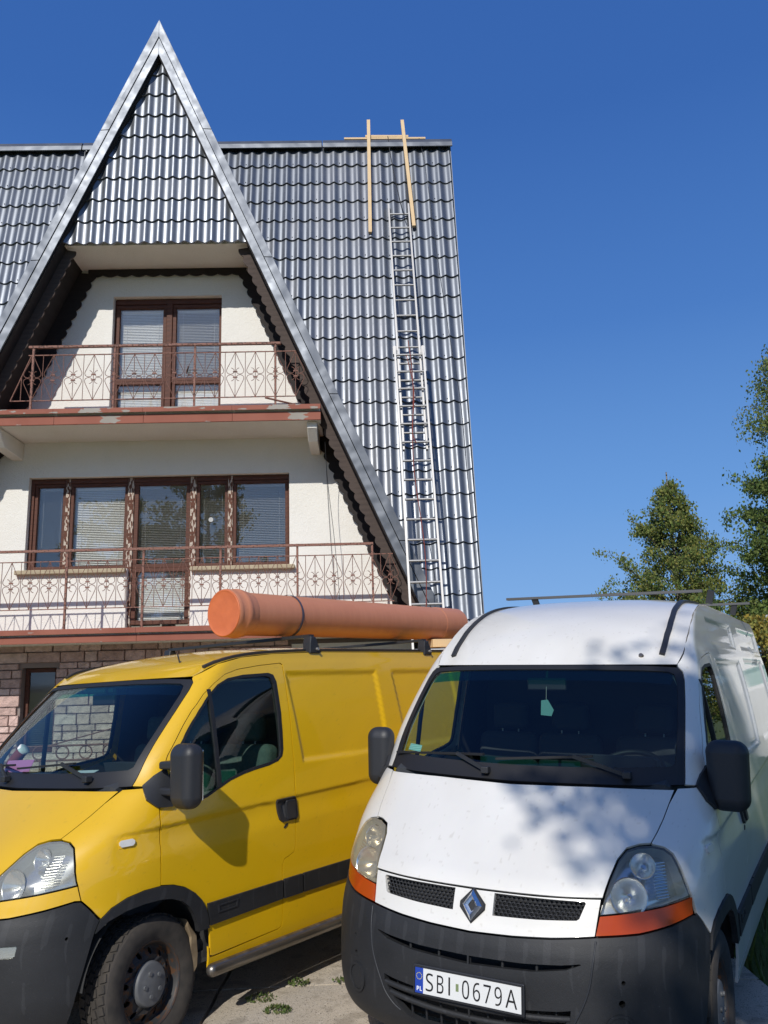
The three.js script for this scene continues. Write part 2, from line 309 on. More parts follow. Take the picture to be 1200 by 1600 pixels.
    const p = g.attributes.position; for (let i = 0; i < p.count; i++) p.setZ(i, z + .0 + (p.getZ(i) - z));
    mesh('ridge_cap', uvm(g), M.flashing, roof);
  }
  for (let i = 0; i < 4; i++) { const y0 = 1.9 + i * 2.2, y1 = y0 + 2.2 - .01; mesh('verge_flashing', merge([beam([4.575, y0, -roofD(y0) - .035], [4.575, y1, -roofD(y1) - .035], .012, .12)]), M.tileB, roof); }
  // gable cladding
  const CY = 8.235, CD = .13;
  const clad = mesh('gable_cladding', (() => { const g = extrude([[-(aIn(CY) + .12), CY + .03], [aIn(CY) + .12, CY + .03], [0, IN + .28]], .05); g.translate(0, 0, -CD - .035); return g; })(), M.tileB, house);
  for (let r = 0; r < 9; r++) {
    const y0 = CY + r * .352, lim = aOut(y0 + TC) - .06;
    for (let k = -12; k < 12; k++) {
      const a0 = k * TW + .045, a1 = a0 + TW; let x0 = 0, x1 = TW;
      if (a1 > lim) x1 = lim - a0; if (a0 < -lim) x0 = -lim - a0; if (x1 - x0 < .03 || lim < .03) continue;
      const t = mesh('tile', (x1 - x0 < TW - 1e-6) ? tileGeo(x0, x1, 900 + r * 40 + k) : full[(R() * 4) | 0], mats[(R() * 4) | 0], clad);
      t.position.set(a0, y0, -CD);
    }
  }
}
{ // ---- gable edge: metal fascia, slopes, lining, boards ----
  const YB = 1.6;
  for (const s of [-1, 1]) {
    const side = (y, off) => s * GM * (APEX - off - y);
    // two strips; the outer one leans back a little; built in sheets about two metres long
    const f = mesh('gable_fascia', extrude([[side(YB, .30), YB], [side(YB, .58), YB], [0, IN], [0, APEX - .30]], .025, .003), M.flashing, house);
    f.position.z = .012;
    const cuts = [YB, 3.7, 5.8, 7.9, 10, APEX - .03];
    for (let i = 0; i < 5; i++) {
      const y0 = cuts[i] + .004, y1 = cuts[i + 1] - .004, q = [[side(y0, .0), y0], [side(y0, .285), y0], [side(y1, .285), y1], [side(y1, 0), y1]];
      if (i === 4) { q[2] = [0, APEX - .285]; q[3] = [0, APEX]; }
      const g = extrude(q, .035, .003), p = g.attributes.position;
      for (let k = 0; k < p.count; k++) { const d = (Math.abs(p.getX(k)) - Math.abs(side(p.getY(k), .285))) / (.285 * GM); p.setZ(k, p.getZ(k) + .028 - .010 * d); }
      g.computeVertexNormals(); mesh('edge_strip', uvm(g), M.flashing, house).position.z = 0;
    }
    // slope of the cross gable running back to the main roof
    const sl = new THREE.BufferGeometry(), zb = (y) => -Math.max(.6, roofD(Math.min(y, RT.y)) + .25) - (y > RT.y ? 1.2 : 0);
    { const P = [], ys = []; for (let y = YB; y <= APEX + .001; y += (APEX - YB) / 16) ys.push(Math.min(y, APEX));
      for (let i = 0; i < 16; i++) { const a = ys[i], b = ys[i + 1]; const A = [side(a, .02), a, -.02], B = [side(b, .02), b, -.02], C = [side(b, .02), b, zb(b)], D = [side(a, .02), a, zb(a)]; P.push(...A, ...D, ...C, ...A, ...C, ...B); }
      sl.setAttribute('position', new THREE.Float32BufferAttribute(P, 3)); sl.computeVertexNormals(); }
    mesh('gable_slope', uvm(sl), M.tileB, house);
    // dark boarded lining under the slope
    const boards = 12;
    const lin_ = extrude([[side(YB, .60), YB], [side(YB, .50), YB], [0, IN + .06], [0, IN - .03]], WD + .2); lin_.translate(0, 0, -.03);
    mesh('eaves_lining', lin_, M.lining, house);
    // scalloped boards: one just behind the fascia, one against the wall
    const scal = (yA, yB, off, pitch, amp) => { const pts = [], L = (yB - yA) * Math.hypot(1, GM), n = Math.round(L / pitch); for (let i = 0; i < n; i++) for (let j = 0; j < 6; j++) { const t = (i + j / 6) / n, y = yA + (yB - yA) * t, w = amp * Math.abs(Math.sin(Math.PI * j / 6)); pts.push([s * (GM * (IN - y) - off - w), y]); } return pts; };
    const edge = scal(YB, CLAD_Y() - .02, .14, .17, .04), b1 = [...edge, [s * aIn(CLAD_Y() - .02), CLAD_Y() - .02], [s * aIn(YB), YB]];
    const g1 = extrude(b1, .022); g1.translate(0, 0, -.26); mesh('barge_board', g1, M.bargeWood, house);
    const e2 = scal(YB, CLAD_Y() - .06, .25, .17, .045), b2 = [...e2, [s * aIn(CLAD_Y() - .06), CLAD_Y() - .06], [s * aIn(YB), YB]];
    const g2 = extrude(b2, .022); g2.translate(0, 0, -WD + .05); mesh('wall_trim_board', g2, M.darkWood, house);
  }
  function CLAD_Y() { return 8.235; }
  // white soffit under the cladding and the dark valance along its back
  mesh('soffit', box(-aIn(8.235) - .02, aIn(8.235) + .02, 8.225, 8.29, -.165, -WD - .05), M.plaster, house);
  const v = []; for (let i = 0; i <= 66; i++) { const x = -1.22 + 2.44 * i / 66; v.push([x, 8.13 - .03 * Math.abs(Math.sin(Math.PI * i / 6))]); }
  const vg = extrude([...v, [1.22, 8.224], [-1.22, 8.224]], .022); vg.translate(0, 0, -WD + .055); mesh('valance', vg, M.darkWood, house);
}
{ // ---- walls with real openings ----
  const hole = (x0, x1, y0, y1) => [[x0, y0], [x0, y1], [x1, y1], [x1, y0]];
  const wl = [[-aIn(2.6) - .05, 2.6], [aIn(2.6) + .05, 2.6], [aIn(8.3) + .05, 8.3], [-aIn(8.3) - .05, 8.3]];
  const lower = [[-1.955, 3.545], [-1.955, 4.925], [1.872, 4.925], [1.872, 3.545], [.44, 3.545], [.44, 2.665], [-.478, 2.665], [-.478, 3.545]];
  const upper = hole(-.83, .84, 5.67, 7.79);
  const g = extrude(wl, .28, 0, [lower, upper]); g.translate(0, 0, -WD); mesh('wall', g, M.plaster, house);
  mesh('room', merge([box(-2.6, 2.6, 2.5, 8.2, -2.2, -2.25), box(-2.6, -2.55, 2.5, 8.2, -1.22, -2.2), box(2.55, 2.6, 2.5, 8.2, -1.22, -2.2), box(-2.6, 2.6, 2.45, 2.5, -1.22, -2.2), box(-2.6, 2.6, 5.4, 5.5, -1.22, -2.2), box(-2.6, 2.6, 8.15, 8.2, -1.22, -2.2)]), M.room, house);
  const FZ = -WD - .12;                                  // frames stand back in the reveal
  function blindGeo(x0, x1, y0, y1, tilt) { const a = []; for (let y = y0; y < y1; y += .026) { const b = new THREE.BoxGeometry(x1 - x0, .0012, .026); b.rotateX(tilt); b.translate((x0 + x1) / 2, y, FZ - .10); a.push(uvm(b)); } for (const f of [.12, .88]) a.push(bar([lerp(x0, x1, f), y0, FZ - .085], [lerp(x0, x1, f), y1, FZ - .085], .002, 4)); a.push(box(x0, x1, y1, y1 + .03, FZ - .115, FZ - .08)); return merge(a); }
  function win(name, x0, x1, y0, y1, mats, opt = {}) {   // sash with glass and blind; x,y are the glass edges
    const w = opt.w || .045, f = new THREE.Group(); f.name = name; house.add(f);
    const rails = [['sash_rail', [x0 - w, x1 + w, y1, y1 + w]], ['sash_rail', [x0 - w, x1 + w, y0 - w, y0]], ['sash_stile', [x0 - w, x0, y0 + .001, y1 - .001]], ['sash_stile', [x1, x1 + w, y0 + .001, y1 - .001]]];
    for (const [n, r] of rails) mesh(n, rbox(...r, FZ + .012, FZ - .05, .006), mats, f);
    mesh('pane', merge([box(x0 - .005, x1 + .005, y0 - .005, y1 + .005, FZ - .02, FZ - .023), box(x0 - .005, x1 + .005, y0 - .005, y1 + .005, FZ - .036, FZ - .039)]), M.pane, f);
    const b = mesh('blind', blindGeo(x0 + .01, x1 - .01, opt.b0 ?? y0 + .01, y1 - .035, opt.tilt ?? .6), opt.m || M.blind, f);
    return f;
  }
  // lower band of windows with the balcony door in the middle
  const y0 = 3.61, y1 = 4.80;
  win('window', -1.853, -1.488, y0, y1, M.frameWood, { b0: y0 + .3, tilt: .2 });
  win('window', -1.325, -.575, y0, y1, M.frameWood, { tilt: .8, m: M.blindSunlit });
  win('window', .535, .905, y0, y1, M.frameWood, { tilt: .3 });
  win('window', 1.075, 1.80, y0, y1, M.frameWood, { tilt: .38 });
  win('balcony_door', -.372, .334, 3.62, y1, M.frameWood, { tilt: .35, w: .06 });
  win('balcony_door', -.372, .334, 2.80, 3.50, M.frameWood, { tilt: 1.0, w: .06, m: M.blindSunlit });
  for (const [x0, x1, m] of [[-1.952, -1.90, M.frameWood], [-1.441, -1.372, M.framePeel], [-.528, -.434, M.framePeel], [.396, .488, M.framePeel], [.952, 1.028, M.framePeel], [1.847, 1.868, M.frameWood]]) {
    const door = (x0 > -.6 && x0 < .5), yy = door ? 2.67 : 3.55; mesh('mullion', rbox(x0, x1, yy, 4.92, FZ + .035, FZ - .06, .01), m, house);
  }
  mesh('window_head', rbox(-1.95, 1.868, 4.848, 4.921, FZ + .028, FZ - .06, .008), M.frameWood, house);
  mesh('window_sill', rbox(-2.06, -.485, 3.48, 3.542, -WD + .085, -WD - .2, .012), M.sill, house);
  mesh('window_sill', rbox(.447, 1.95, 3.48, 3.542, -WD + .085, -WD - .2, .012), M.sill, house);
  // round ventilator in the narrow pane
  const vent = new THREE.CylinderGeometry(.035, .035, .02, 24); vent.rotateX(Math.PI / 2); vent.translate(.70, 4.26, FZ - .01); mesh('ventilator', uvm(vent), M.blind, house);
  // upper balcony doors
  win('balcony_door', -.755, -.085, 6.49, 7.64, M.frameWood, { w: .055, tilt: 1.0, b0: 6.5, m: M.blindSunlit });
  win('balcony_door', .12, .785, 6.49, 7.64, M.frameWood, { w: .055, tilt: .6, b0: 6.5, m: M.blindSunlit });
  win('balcony_door', -.755, -.085, 5.77, 6.39, M.frameWood, { w: .045, tilt: 1.15, m: M.blindSunlit });
  win('balcony_door', .12, .785, 5.77, 6.39, M.frameWood, { w: .045, tilt: 1.25, m: M.blindSunlit });
  mesh('mullion', rbox(-.028, .063, 5.68, 7.78, FZ + .035, FZ - .06, .01), M.frameWood, house);
  mesh('door_frame', merge([rbox(-.828, -.812, 5.68, 7.78, FZ + .02, FZ - .06, .004), rbox(.842, .838, 5.68, 7.78, FZ + .02, FZ - .06, .001), rbox(-.81, .836, 7.70, 7.786, FZ + .028, FZ - .06, .006)]), M.frameWood, house);
  mesh('door_handle', merge([bar([.30, 6.55, FZ + .03], [.33, 6.66, FZ + .04], .012, 8), bar([.31, 6.60, FZ + .0], [.31, 6.60, FZ + .04], .01, 8)]), M.darkWood, house);
  // ground floor: split stone blocks round a dark window
  const stoneBack = extrude([[-6, -.2], [6, -.2], [6, 2.46], [-6, 2.46]], .25, 0, [hole(-1.90, -1.42, 1.0, 2.165)]); stoneBack.translate(0, 0, -WD - .03); const sw = mesh('stone_wall', stoneBack, M.mortar, house);
  const R = rng(21); let y = .75;
  const heights = [.14, .10, .17, .12, .09, .15, .11, .16, .10, .13, .12, .09, .15, .11, .14, .10, .13];
  const shape = (w, h) => { const g = new RoundedBoxGeometry(w - .008, h - .008, .07, 1, .01); const p = g.attributes.position; for (let i = 0; i < p.count; i++) if (p.getZ(i) > 0) p.setZ(i, p.getZ(i) + (R() - .5) * .012); g.computeVertexNormals(); return uvm(g, 1, R() * 3, R() * 3); };
  let count = 0;
  for (const h of heights) {
    let x = -3.1 + R() * .2;
    while (x < 1.7) {
      let w = .16 + R() * .30; const x1 = Math.min(x + w, 1.9), win = y + h > 1.0 && y < 2.165;
      let a = x, b = x1; if (win) { if (a > -1.90 && b < -1.42) { x = x1; continue; } if (a < -1.90 && b > -1.90) b = -1.90; if (a < -1.42 && a > -1.90) a = -1.42; }
      if (b - a > .05 && count < 298) { const m = mesh('stone_block', shape(b - a, h), M.stones[(R() * 4) | 0], sw); m.position.set((a + b) / 2, y + h / 2, -WD - .028); count++; }
      x = x1;
    }
    y += h; if (y > 2.42) break;
  }
  const gw = new THREE.Group(); gw.name = 'window'; house.add(gw);
  const GZ = -WD - .14; for (const r of [[-1.895, -1.84, 1.005, 2.16], [-1.48, -1.425, 1.005, 2.16], [-1.838, -1.482, 2.10, 2.16], [-1.838, -1.482, 1.005, 1.06]]) mesh('sash_rail', rbox(...r, GZ, GZ - .06, .006), M.frameWood, gw);
  mesh('pane', box(-1.84, -1.48, 1.06, 2.10, GZ - .025, GZ - .029), M.pane, gw); mesh('blind', (() => { const a = []; for (let q = 1.07; q < 1.98; q += .03) a.push(box(-1.83, -1.49, q, q + .002, GZ - .1, GZ - .125)); return merge(a); })(), M.blind, gw);
  mesh('ground_floor_room', merge([box(-2.2, -1.1, .8, 2.3, -1.9, -1.95), box(-2.2, -1.1, .8, .85, -1.2, -1.9), box(-2.2, -1.1, 2.25, 2.3, -1.2, -1.9), box(-2.25, -2.2, .8, 2.3, -1.2, -1.9), box(-1.1, -1.05, .8, 2.3, -1.2, -1.9)]), M.room, house);
  mesh('side_wall', merge([box(-6, 4.4, -.2, 2.6, -8, -8.2), box(1.9, 4.4, -.2, 2.4, -WD + .03, -WD - .02)]), M.plaster, house);
  { const g = extrude([[-.95, -.2], [-8.05, -.2], [-8.0, .6], [-1.95, RT.y - .15], [-RT.d - .1, RT.y - .15], [-.42, 2.4], [-.95, 2.4]], .2); g.rotateY(-Math.PI / 2); g.translate(4.30, 0, 0); mesh('end_wall', uvm(g), M.plaster, house); }
}
{ // ---- balconies ----
  function slab(y0, y1, x0, x1, d0) {
    const b = new THREE.Group(); b.name = 'balcony'; house.add(b);
    mesh('slab', box(x0 + .01, x1 - .01, y0 + .012, y1 - .03, -d0 - .035, -WD - .03), M.plaster, b);
    const n = 4; for (let i = 0; i < n; i++) { const a = lerp(x0, x1, i / n), c = lerp(x0, x1, (i + 1) / n) - .003;
      mesh('edge_flashing', merge([box(a, c, y1 - .068, y1 - .004, -d0 + .045, -d0 + .040), box(a, c, y1 - .004, y1, -d0 + .045, -WD - .02)]), M.redPaint, b);
      mesh('edge_board', rbox(a, c, y0, y1 - .088, -d0 - .005, -d0 - .033, .004), M.redPaint, b); }
    return b;
  }
  const ub = slab(5.446, 5.66, -2.52, 2.40, .025);
  for (const [x0, x1] of [[-2.22, -2.06], [2.20, 2.34]]) mesh('bracket', (() => { const g = extrude([[0, 5.45], [.80, 5.45], [.80, 5.36], [.62, 5.21], [0, 5.19]], x1 - x0, .008); g.rotateY(-Math.PI / 2); g.translate(x0, 0, -WD); return uvm(g); })(), M.plaster, ub);
  const lb = slab(2.453, 2.634, -3.75, 3.62, .05);
  // railings
  function unitCurves(c, yt, yb, hw, z) {               // hearts: two upper and two lower scrolls
    const ym = (yt + yb) / 2, H = (yt - yb) / 2, out = [];
    for (const sx of [-1, 1]) for (const sy of [-1, 1]) {
      const P = [[0, 1], [.45, .62], [.86, .30], [.98, .17], [.86, .06], [.53, .015], [.20, .06], [.10, .16], [.22, .25], [.45, .29]].map(([x, q]) => [c + sx * x * hw, ym + sy * q * H, z]);
      out.push(tube(P, .0046, 22, 5));
    }
    out.push(uvm(new THREE.BoxGeometry(hw * .5, .016, .014).translate(c, ym + H * .12, z)), uvm(new THREE.BoxGeometry(hw * .5, .016, .014).translate(c, ym - H * .12, z)));
    return merge(out);
  }
  function railing(o) {
    const g = new THREE.Group(); g.name = 'railing'; house.add(g); const z = -.10;
    for (const p of o.posts) mesh('post', box(p - .014, p + .014, o.y0, o.y1 - .015, z - .014, z + .014), M.railPaint, g);
    mesh('handrail', box(o.x0, o.x1, o.y1 - .016, o.y1 + .016, z - .022, z + .022), M.railPaint, g);
    mesh('rail', box(o.x0 + (o.dx || 0), o.px1, o.pt - .006, o.pt + .006, z - .008, z + .008), M.railPaint, g);
    mesh('rail', box(o.px0, o.px1, o.pb - .006, o.pb + .006, z - .008, z + .008), M.railPaint, g);
    for (let c = o.c0; c < o.px1 + .02; c += o.sp) {
      if (c - o.sp * .44 > o.x0 + (o.dx || 0) - .25) { const m = mesh('scroll_panel', unitCurves(c, o.pt, o.pb, o.sp * .44, z), M.railPaint, g); if (!o.posts.some(p => Math.abs(p - c) < .03)) mesh('picket', bar([c, o.pb, z], [c, o.pt, z], .0048, 5), M.railPaint, g); }
      if (c + o.sp / 2 < o.px1) mesh('picket', bar([c + o.sp / 2, o.pb, z], [c + o.sp / 2, o.pt, z], .0048, 5), M.railPaint, g);
    }
    return g;
  }
  const ur = railing({ posts: [-1.653, -.511, .621, 1.76], y0: 5.655, y1: 6.62, x0: -1.72, x1: 1.84, pt: 6.497, pb: 5.822, px0: -1.94, px1: 2.05, c0: -1.653, sp: .2845 });
  mesh('end_stay', bar([-1.68, 6.49, -.1], [-1.94, 5.822, -.1], .009, 6), M.railPaint, ur);
  mesh('picket', bar([-1.80, 6.16, -.1], [-1.80, 5.82, -.1], .006, 5), M.railPaint, ur);
  mesh('wall_tie', bar([1.62, 5.79, -.05], [2.35, 5.66, -.25], .014, 8), M.railPaint, ur);
  railing({ posts: [-3.06, -2.05, -1.035, -.014, 1.02, 2.055, 3.069], y0: 2.63, y1: 3.69, x0: -3.6, x1: 3.085, pt: 3.545, pb: 2.905, px0: -3.6, px1: 3.35, c0: -3.5425, sp: .2537 });
}
{ // ---- loose cables on the wall and the roof ----
  const hw = (a, y, d) => new THREE.Vector3(a, y, -d).applyAxisAngle(new THREE.Vector3(0, 1, 0), HOUSE_TURN).add(HOUSE_AT);
  const wire = (pts, r, label, mat = M.cable) => { const m = mesh('cable', tube(pts.map(p => hw(...p)), r, 40, 5), mat); tag(m, label, 'cable'); return m; };
  wire([[2.44, 5.2, .3], [2.46, 4.7, .45], [2.54, 3.85, .60], [2.60, 3.0, .62], [2.60, 2.64, .5]], .004, 'thin black cable hanging down from the upper balcony bracket to the lower balcony');
  wire([[2.42, 5.2, .9], [2.44, 4.6, .90], [2.48, 3.8, .90], [2.54, 3.0, .89]], .003, 'thin dark wire running down the white wall beside the gable trim');
  const rp = (a, y, o = .06) => [a, y, roofD(y) - o];
  wire([[4.05, 10.84, 1.40], rp(4.10, 10.5), rp(4.17, 9.6), rp(4.24, 8.4), rp(4.33, 7.2), rp(4.44, 6.0), rp(4.47, 4.8), rp(4.50, 3.4)], .005, 'thin metal lightning wire running down the tiles near the roof edge', M.flashing);
  wire([[3.52, 10.86, 1.36], [3.56, 10.4, roofD(10.4) - .08], [3.70, 9.4, roofD(9.4) - .10], [3.73, 9.2, 1.02]], .007, 'dark rope tied from the roof ridge down to the ladder top');
  // wooden hanger on the ridge: two poles and cross boards
  const tf = thing('roof_hanger', 'pale wooden roof hanger with two long poles and cross boards hooked over the ridge', 'roof hanger');
  const face = hw(0, 0, -1).sub(hw(0, 0, 0)), pole = (a0, y0, a1, y1, o) => beam(hw(a0, y0, roofD(y0) - .085), hw(a1, y1, roofD(y1) - .085), .055, .05, face);
  mesh('pole', pole(3.20, 11.21, 3.175, 8.92), M.pine, tf); mesh('pole', pole(3.775, 11.20, 3.885, 9.03), M.pine, tf);
  mesh('board', beam(hw(2.78, 10.865, 1.48), hw(4.16, 10.858, 1.48), .03, .14, face), M.pine, tf);
  mesh('board', beam(hw(3.14, 10.905, 1.425), hw(3.87, 10.897, 1.425), .035, .03, face), M.pine, tf);
  // aluminium extension ladder
  const ld = thing('ladder', 'long two-section aluminium ladder leaning on the tiled roof', 'ladder');
  const LK = .254, lp = (a, y, o = 0) => hw(a, y, 1.19 - (9.45 - y) * LK - o), lx = (y, b) => lerp(3.487, 3.605, (9.44 - y) / 9.44) + b;
  const rail = (b, y0, y1, o, w = .026, t = .06) => beam(lp(lx(y0, b), y0, o), lp(lx(y1, b), y1, o), w, t, face);
  mesh('rail', rail(.0, 4.98, 9.47, 0), M.alu, ld); mesh('rail', rail(.325, 4.98, 9.47, 0), M.alu, ld);
  mesh('rail', rail(-.045, .0, 6.66, .075), M.alu, ld); mesh('rail', rail(.37, .0, 6.66, .075), M.alu, ld);
  for (let y = 9.27; y > 5.0; y -= .287) mesh('rung', bar(lp(lx(y, 0), y), lp(lx(y, .325), y), .016, 8), M.alu, ld);
  for (let y = 6.52; y > .15; y -= .287) mesh('rung', bar(lp(lx(y, -.045), y, .075), lp(lx(y, .37), y, .075), .017, 8), M.alu, ld);
  for (const b of [-.045, .37]) mesh('guide_hook', merge([uvm(new THREE.BoxGeometry(.05, .12, .10)).applyMatrix4(new THREE.Matrix4().setPosition(lp(lx(6.6, b), 6.6, .04)))]), M.alu, ld), mesh('foot', uvm(new THREE.BoxGeometry(.06, .08, .09)).applyMatrix4(new THREE.Matrix4().setPosition(lp(lx(.04, b), .04, .075))), M.plastic, ld);
  const rp2 = []; for (let y = 6.75; y > .3; y -= .4) rp2.push(lp(lx(y, .15 + .035 * Math.sin(y * 2.3)), y, .125));
  tag(mesh('rope', merge([tube(rp2, .006, 80, 6), tube([lp(lx(6.5, .12), 6.5, .12), lp(lx(5.9, .19), 5.9, .12), lp(lx(5.2, .13), 5.2, .13), lp(lx(5.05, .17), 5.05, .13)], .006, 30, 6)]), M.rope), 'red rope hanging down the rungs of the aluminium ladder', 'rope');
}
const POSE = { W: [.7268, 4.7504, .5054, 0, .0058, -.0276], Y: [-2.0717, 5.2495, .635, -.0291, .0029, .0234] };
const CF = 1269.46, CP = .199932, CR = -.0278568, CH = 1.907692;
function axes([x, z, yaw, g, p, r]) {
  const V = (a, b, c) => [a, b, c], add = (a, b, s, t) => a.map((q, i) => q * s + b[i] * t);
  const u = V(-Math.sin(yaw), 0, -Math.cos(yaw)), v = V(Math.cos(yaw), 0, -Math.sin(yaw)), h = V(0, 1, 0);
  const u2 = add(u, h, Math.cos(p), Math.sin(p)), h2 = add(h, u, Math.cos(p), -Math.sin(p));
  return [u2, add(v, h2, Math.cos(r), Math.sin(r)), add(h2, v, Math.cos(r), -Math.sin(r))];
}
const dot = (a, b) => a[0] * b[0] + a[1] * b[1] + a[2] * b[2];

// ================= vans: panels cut out of the skin =================
function makeVan(cfg) {
  const van = thing(cfg.name, cfg.label, 'van');
  { const [x, z, yaw, g, p, r] = cfg.pose, A = axes(cfg.pose), T = (a) => new THREE.Vector3(a[0], a[1], -a[2]);
    van.applyMatrix4(new THREE.Matrix4().makeBasis(T(A[1]), T(A[2]), T(A[0])).setPosition(x, g, -z)); }
  const paint = cfg.paint;
  // pressings of the side: creases and blind window recesses
  const rr = (u, h, [u0, u1, h0, h1, lean]) => { const c = (h - h0) * lean, d = Math.max(u - (u0 + c), u1 - u, h0 - h, h - h1); return d; };
  function disp(u, h) {
    let v = 0; const hc = 1.125 + .026 * Math.max(-.4, -u - .04), k = h - hc;
    if (u < .25) v -= .011 * sstep(.018, -.006, k) * (1 - sstep(-.03, -.16, k)) * sstep(.26, .16, u);
    for (const R of cfg.recess) v -= .017 * sstep(.0, -.045, rr(u, h, R));
    if (u < .3 && h < .5) v += 0;
    return v;
  }
  const skin = (s, h) => { const p = skinBase(s, h); if (Math.abs(p[2]) > .8 * profW(h)) p[2] += Math.sign(p[2]) * disp(p[0], h); return new THREE.Vector3(p[2], p[1], p[0]); };
  const normalAt = (s, h) => { const e = .006, a = skin(s + e, h).sub(skin(s - e, h)), b = skin(s, h + e).sub(skin(s, h - e)); return a.cross(b).normalize(); };
  const at = (s, h, off = 0) => { const p = skin(s, h); return off ? p.addScaledVector(normalAt(s, h), off) : p; };
  const S = (list) => { const o = []; for (let i = 0; i < list.length; i++) { const [u, h] = list[i]; if (i) { const [a, b] = list[i - 1], n = Math.ceil(Math.hypot(u - a, h - b) / .06); for (let k = 1; k < n; k++) o.push([arcOfU(lerp(a, u, k / n), lerp(b, h, k / n)), lerp(b, h, k / n)]); } o.push([arcOfU(u, h), h]); } return o; };
  const SV = (list) => list.map(([v, h]) => [Math.sign(v || 1) * arcOfV(v, h), h]);
  const mir = (poly) => poly.map(([s, h]) => [-s, h]).reverse();
  const ring = (c, h, r, n = 18, ry = r) => Array.from({ length: n }, (_, i) => [c + r * Math.cos(i / n * 2 * Math.PI), h + ry * Math.sin(i / n * 2 * Math.PI)]);
  function panel(poly, holes = [], { off = 0, thick = .014, max = .05, map = at, skirt = true } = {}) {
    const to = (a) => a.map(p => new THREE.Vector2(p[0], p[1])); let C = to(poly), H = holes.map(to);
    if (THREE.ShapeUtils.isClockWise(C)) C.reverse(); H.forEach(h => { if (!THREE.ShapeUtils.isClockWise(h)) h.reverse(); });
    const F = THREE.ShapeUtils.triangulateShape(C, H), P = [...C, ...H.flat()].map(p => [p.x, p.y]); let T = F.map(f => f.slice());
    for (let it = 0; it < 9; it++) {
      const mid = new Map(), key = (a, b) => a < b ? a * 1e6 + b : b * 1e6 + a, long = (a, b) => Math.hypot(P[a][0] - P[b][0], P[a][1] - P[b][1]) > max;
      const m = (a, b) => { if (!long(a, b)) return -1; const k = key(a, b); if (!mid.has(k)) { mid.set(k, P.length); P.push([(P[a][0] + P[b][0]) / 2, (P[a][1] + P[b][1]) / 2]); } return mid.get(k); };
      const N = []; let any = false;
      for (const [a, b, c] of T) {
        const x = m(a, b), y = m(b, c), z = m(c, a), n = (x >= 0) + (y >= 0) + (z >= 0);
        if (!n) { N.push([a, b, c]); continue; } any = true;
        if (n === 3) N.push([a, x, z], [x, b, y], [z, y, c], [x, y, z]);
        else if (n === 1) { if (x >= 0) N.push([a, x, c], [x, b, c]); else if (y >= 0) N.push([b, y, a], [y, c, a]); else N.push([c, z, b], [z, a, b]); }
        else if (x < 0) N.push([c, z, y], [z, a, y], [a, b, y]); else if (y < 0) N.push([a, x, z], [x, b, z], [b, c, z]); else N.push([b, y, x], [y, c, x], [c, a, x]);
      }
      T = N; if (!any) break;
    }
    const pos = P.map(p => map(p[0], p[1], off)), nor = P.map(p => normalAt(p[0], p[1])), VP = [], VN = [], VU = [], I = [];
    P.forEach((p, i) => { VP.push(pos[i].x, pos[i].y, pos[i].z); VN.push(nor[i].x, nor[i].y, nor[i].z); VU.push(p[0], p[1]); });
    T.forEach(t => I.push(...t));
    if (skirt && thick) {
      const cnt = new Map(); T.forEach(([a, b, c]) => [[a, b], [b, c], [c, a]].forEach(([p, q]) => { const k = p < q ? p + '_' + q : q + '_' + p; cnt.set(k, cnt.has(k) ? null : [p, q]); }));
      for (const e of cnt.values()) if (e) {
        const [p, q] = e, A = pos[p], B = pos[q], A2 = A.clone().addScaledVector(nor[p], -thick), B2 = B.clone().addScaledVector(nor[q], -thick), n = A2.clone().sub(A).cross(B.clone().sub(A)).normalize(), k = VP.length / 3;
        for (const [w, uv] of [[A, P[p]], [B, P[q]], [B2, P[q]], [A2, P[p]]]) { VP.push(w.x, w.y, w.z); VN.push(n.x, n.y, n.z); VU.push(uv[0], uv[1]); }
        I.push(k, k + 3, k + 2, k, k + 2, k + 1);
      }
    }
    const g = new THREE.BufferGeometry(); g.setAttribute('position', new THREE.Float32BufferAttribute(VP, 3)); g.setAttribute('normal', new THREE.Float32BufferAttribute(VN, 3)); g.setAttribute('uv', new THREE.Float32BufferAttribute(VU, 2)); g.setIndex(I);
    return g;
  }
  const add = (n, g, m, p = van) => mesh(n, g, m, p);
  const both = (fn) => { fn(1, (p) => p); fn(-1, mir); };
  const REAR = cfg.rear, WB = cfg.wheelbase, HUB = -.03;
  // ---- outlines (left side; u,h or arc,h) ----
  const shutFront = [[-.048, .836], [-.048, 1.05], [-.045, 1.237], [-.067, 1.349], [-.142, 1.508], [-.235, 1.63], [-.343, 1.75], [-.44, 1.845], [-.533, 1.91], [-.63, 1.962], [-.739, 1.992], [-.95, 2.018], [-1.15, 2.033]];
  const doorTopR = [[-1.172, 2.02], [-1.165, 1.7], [-1.15, 1.4], [-1.13, 1.1], [-1.118, .86], [-1.105, .828], [-1.06, .812], [-1.015, .80], [-.997, .77], [-.994, .69], [-.995, .44], [-.985, .412], [-.96, .402]];
  const doorBot = [[-.43, .386], [-.411, .392], [-.404, .45], [-.395, .545]];
  const archOut = [[.305, .745], [.25, .785], [.162, .817], [.06, .832], [-.045, .833], [-.13, .823], [-.21, .795], [-.28, .752], [-.33, .705], [-.362, .655], [-.38, .60], [-.388, .545]];
  const archIn = [[.335, .685], [.27, .728], [.17, .757], [.06, .768], [-.045, .767], [-.12, .755], [-.19, .728], [-.24, .69], [-.275, .64], [-.298, .59], [-.308, .545]];
  const hoodEdge = [[.582, .935], [.597, 1.008], [.615, 1.072], [.645, 1.112], [.70, 1.127], [.752, 1.130], [.772, 1.17], [.792, 1.222], [.808, 1.28], [.826, 1.338]];
  const lampOut = [[.765, 1.125], [.82, 1.115], [.87, 1.09], [.91, 1.052], [.955, 1.008], [1.0, .962], [1.034, .919]];
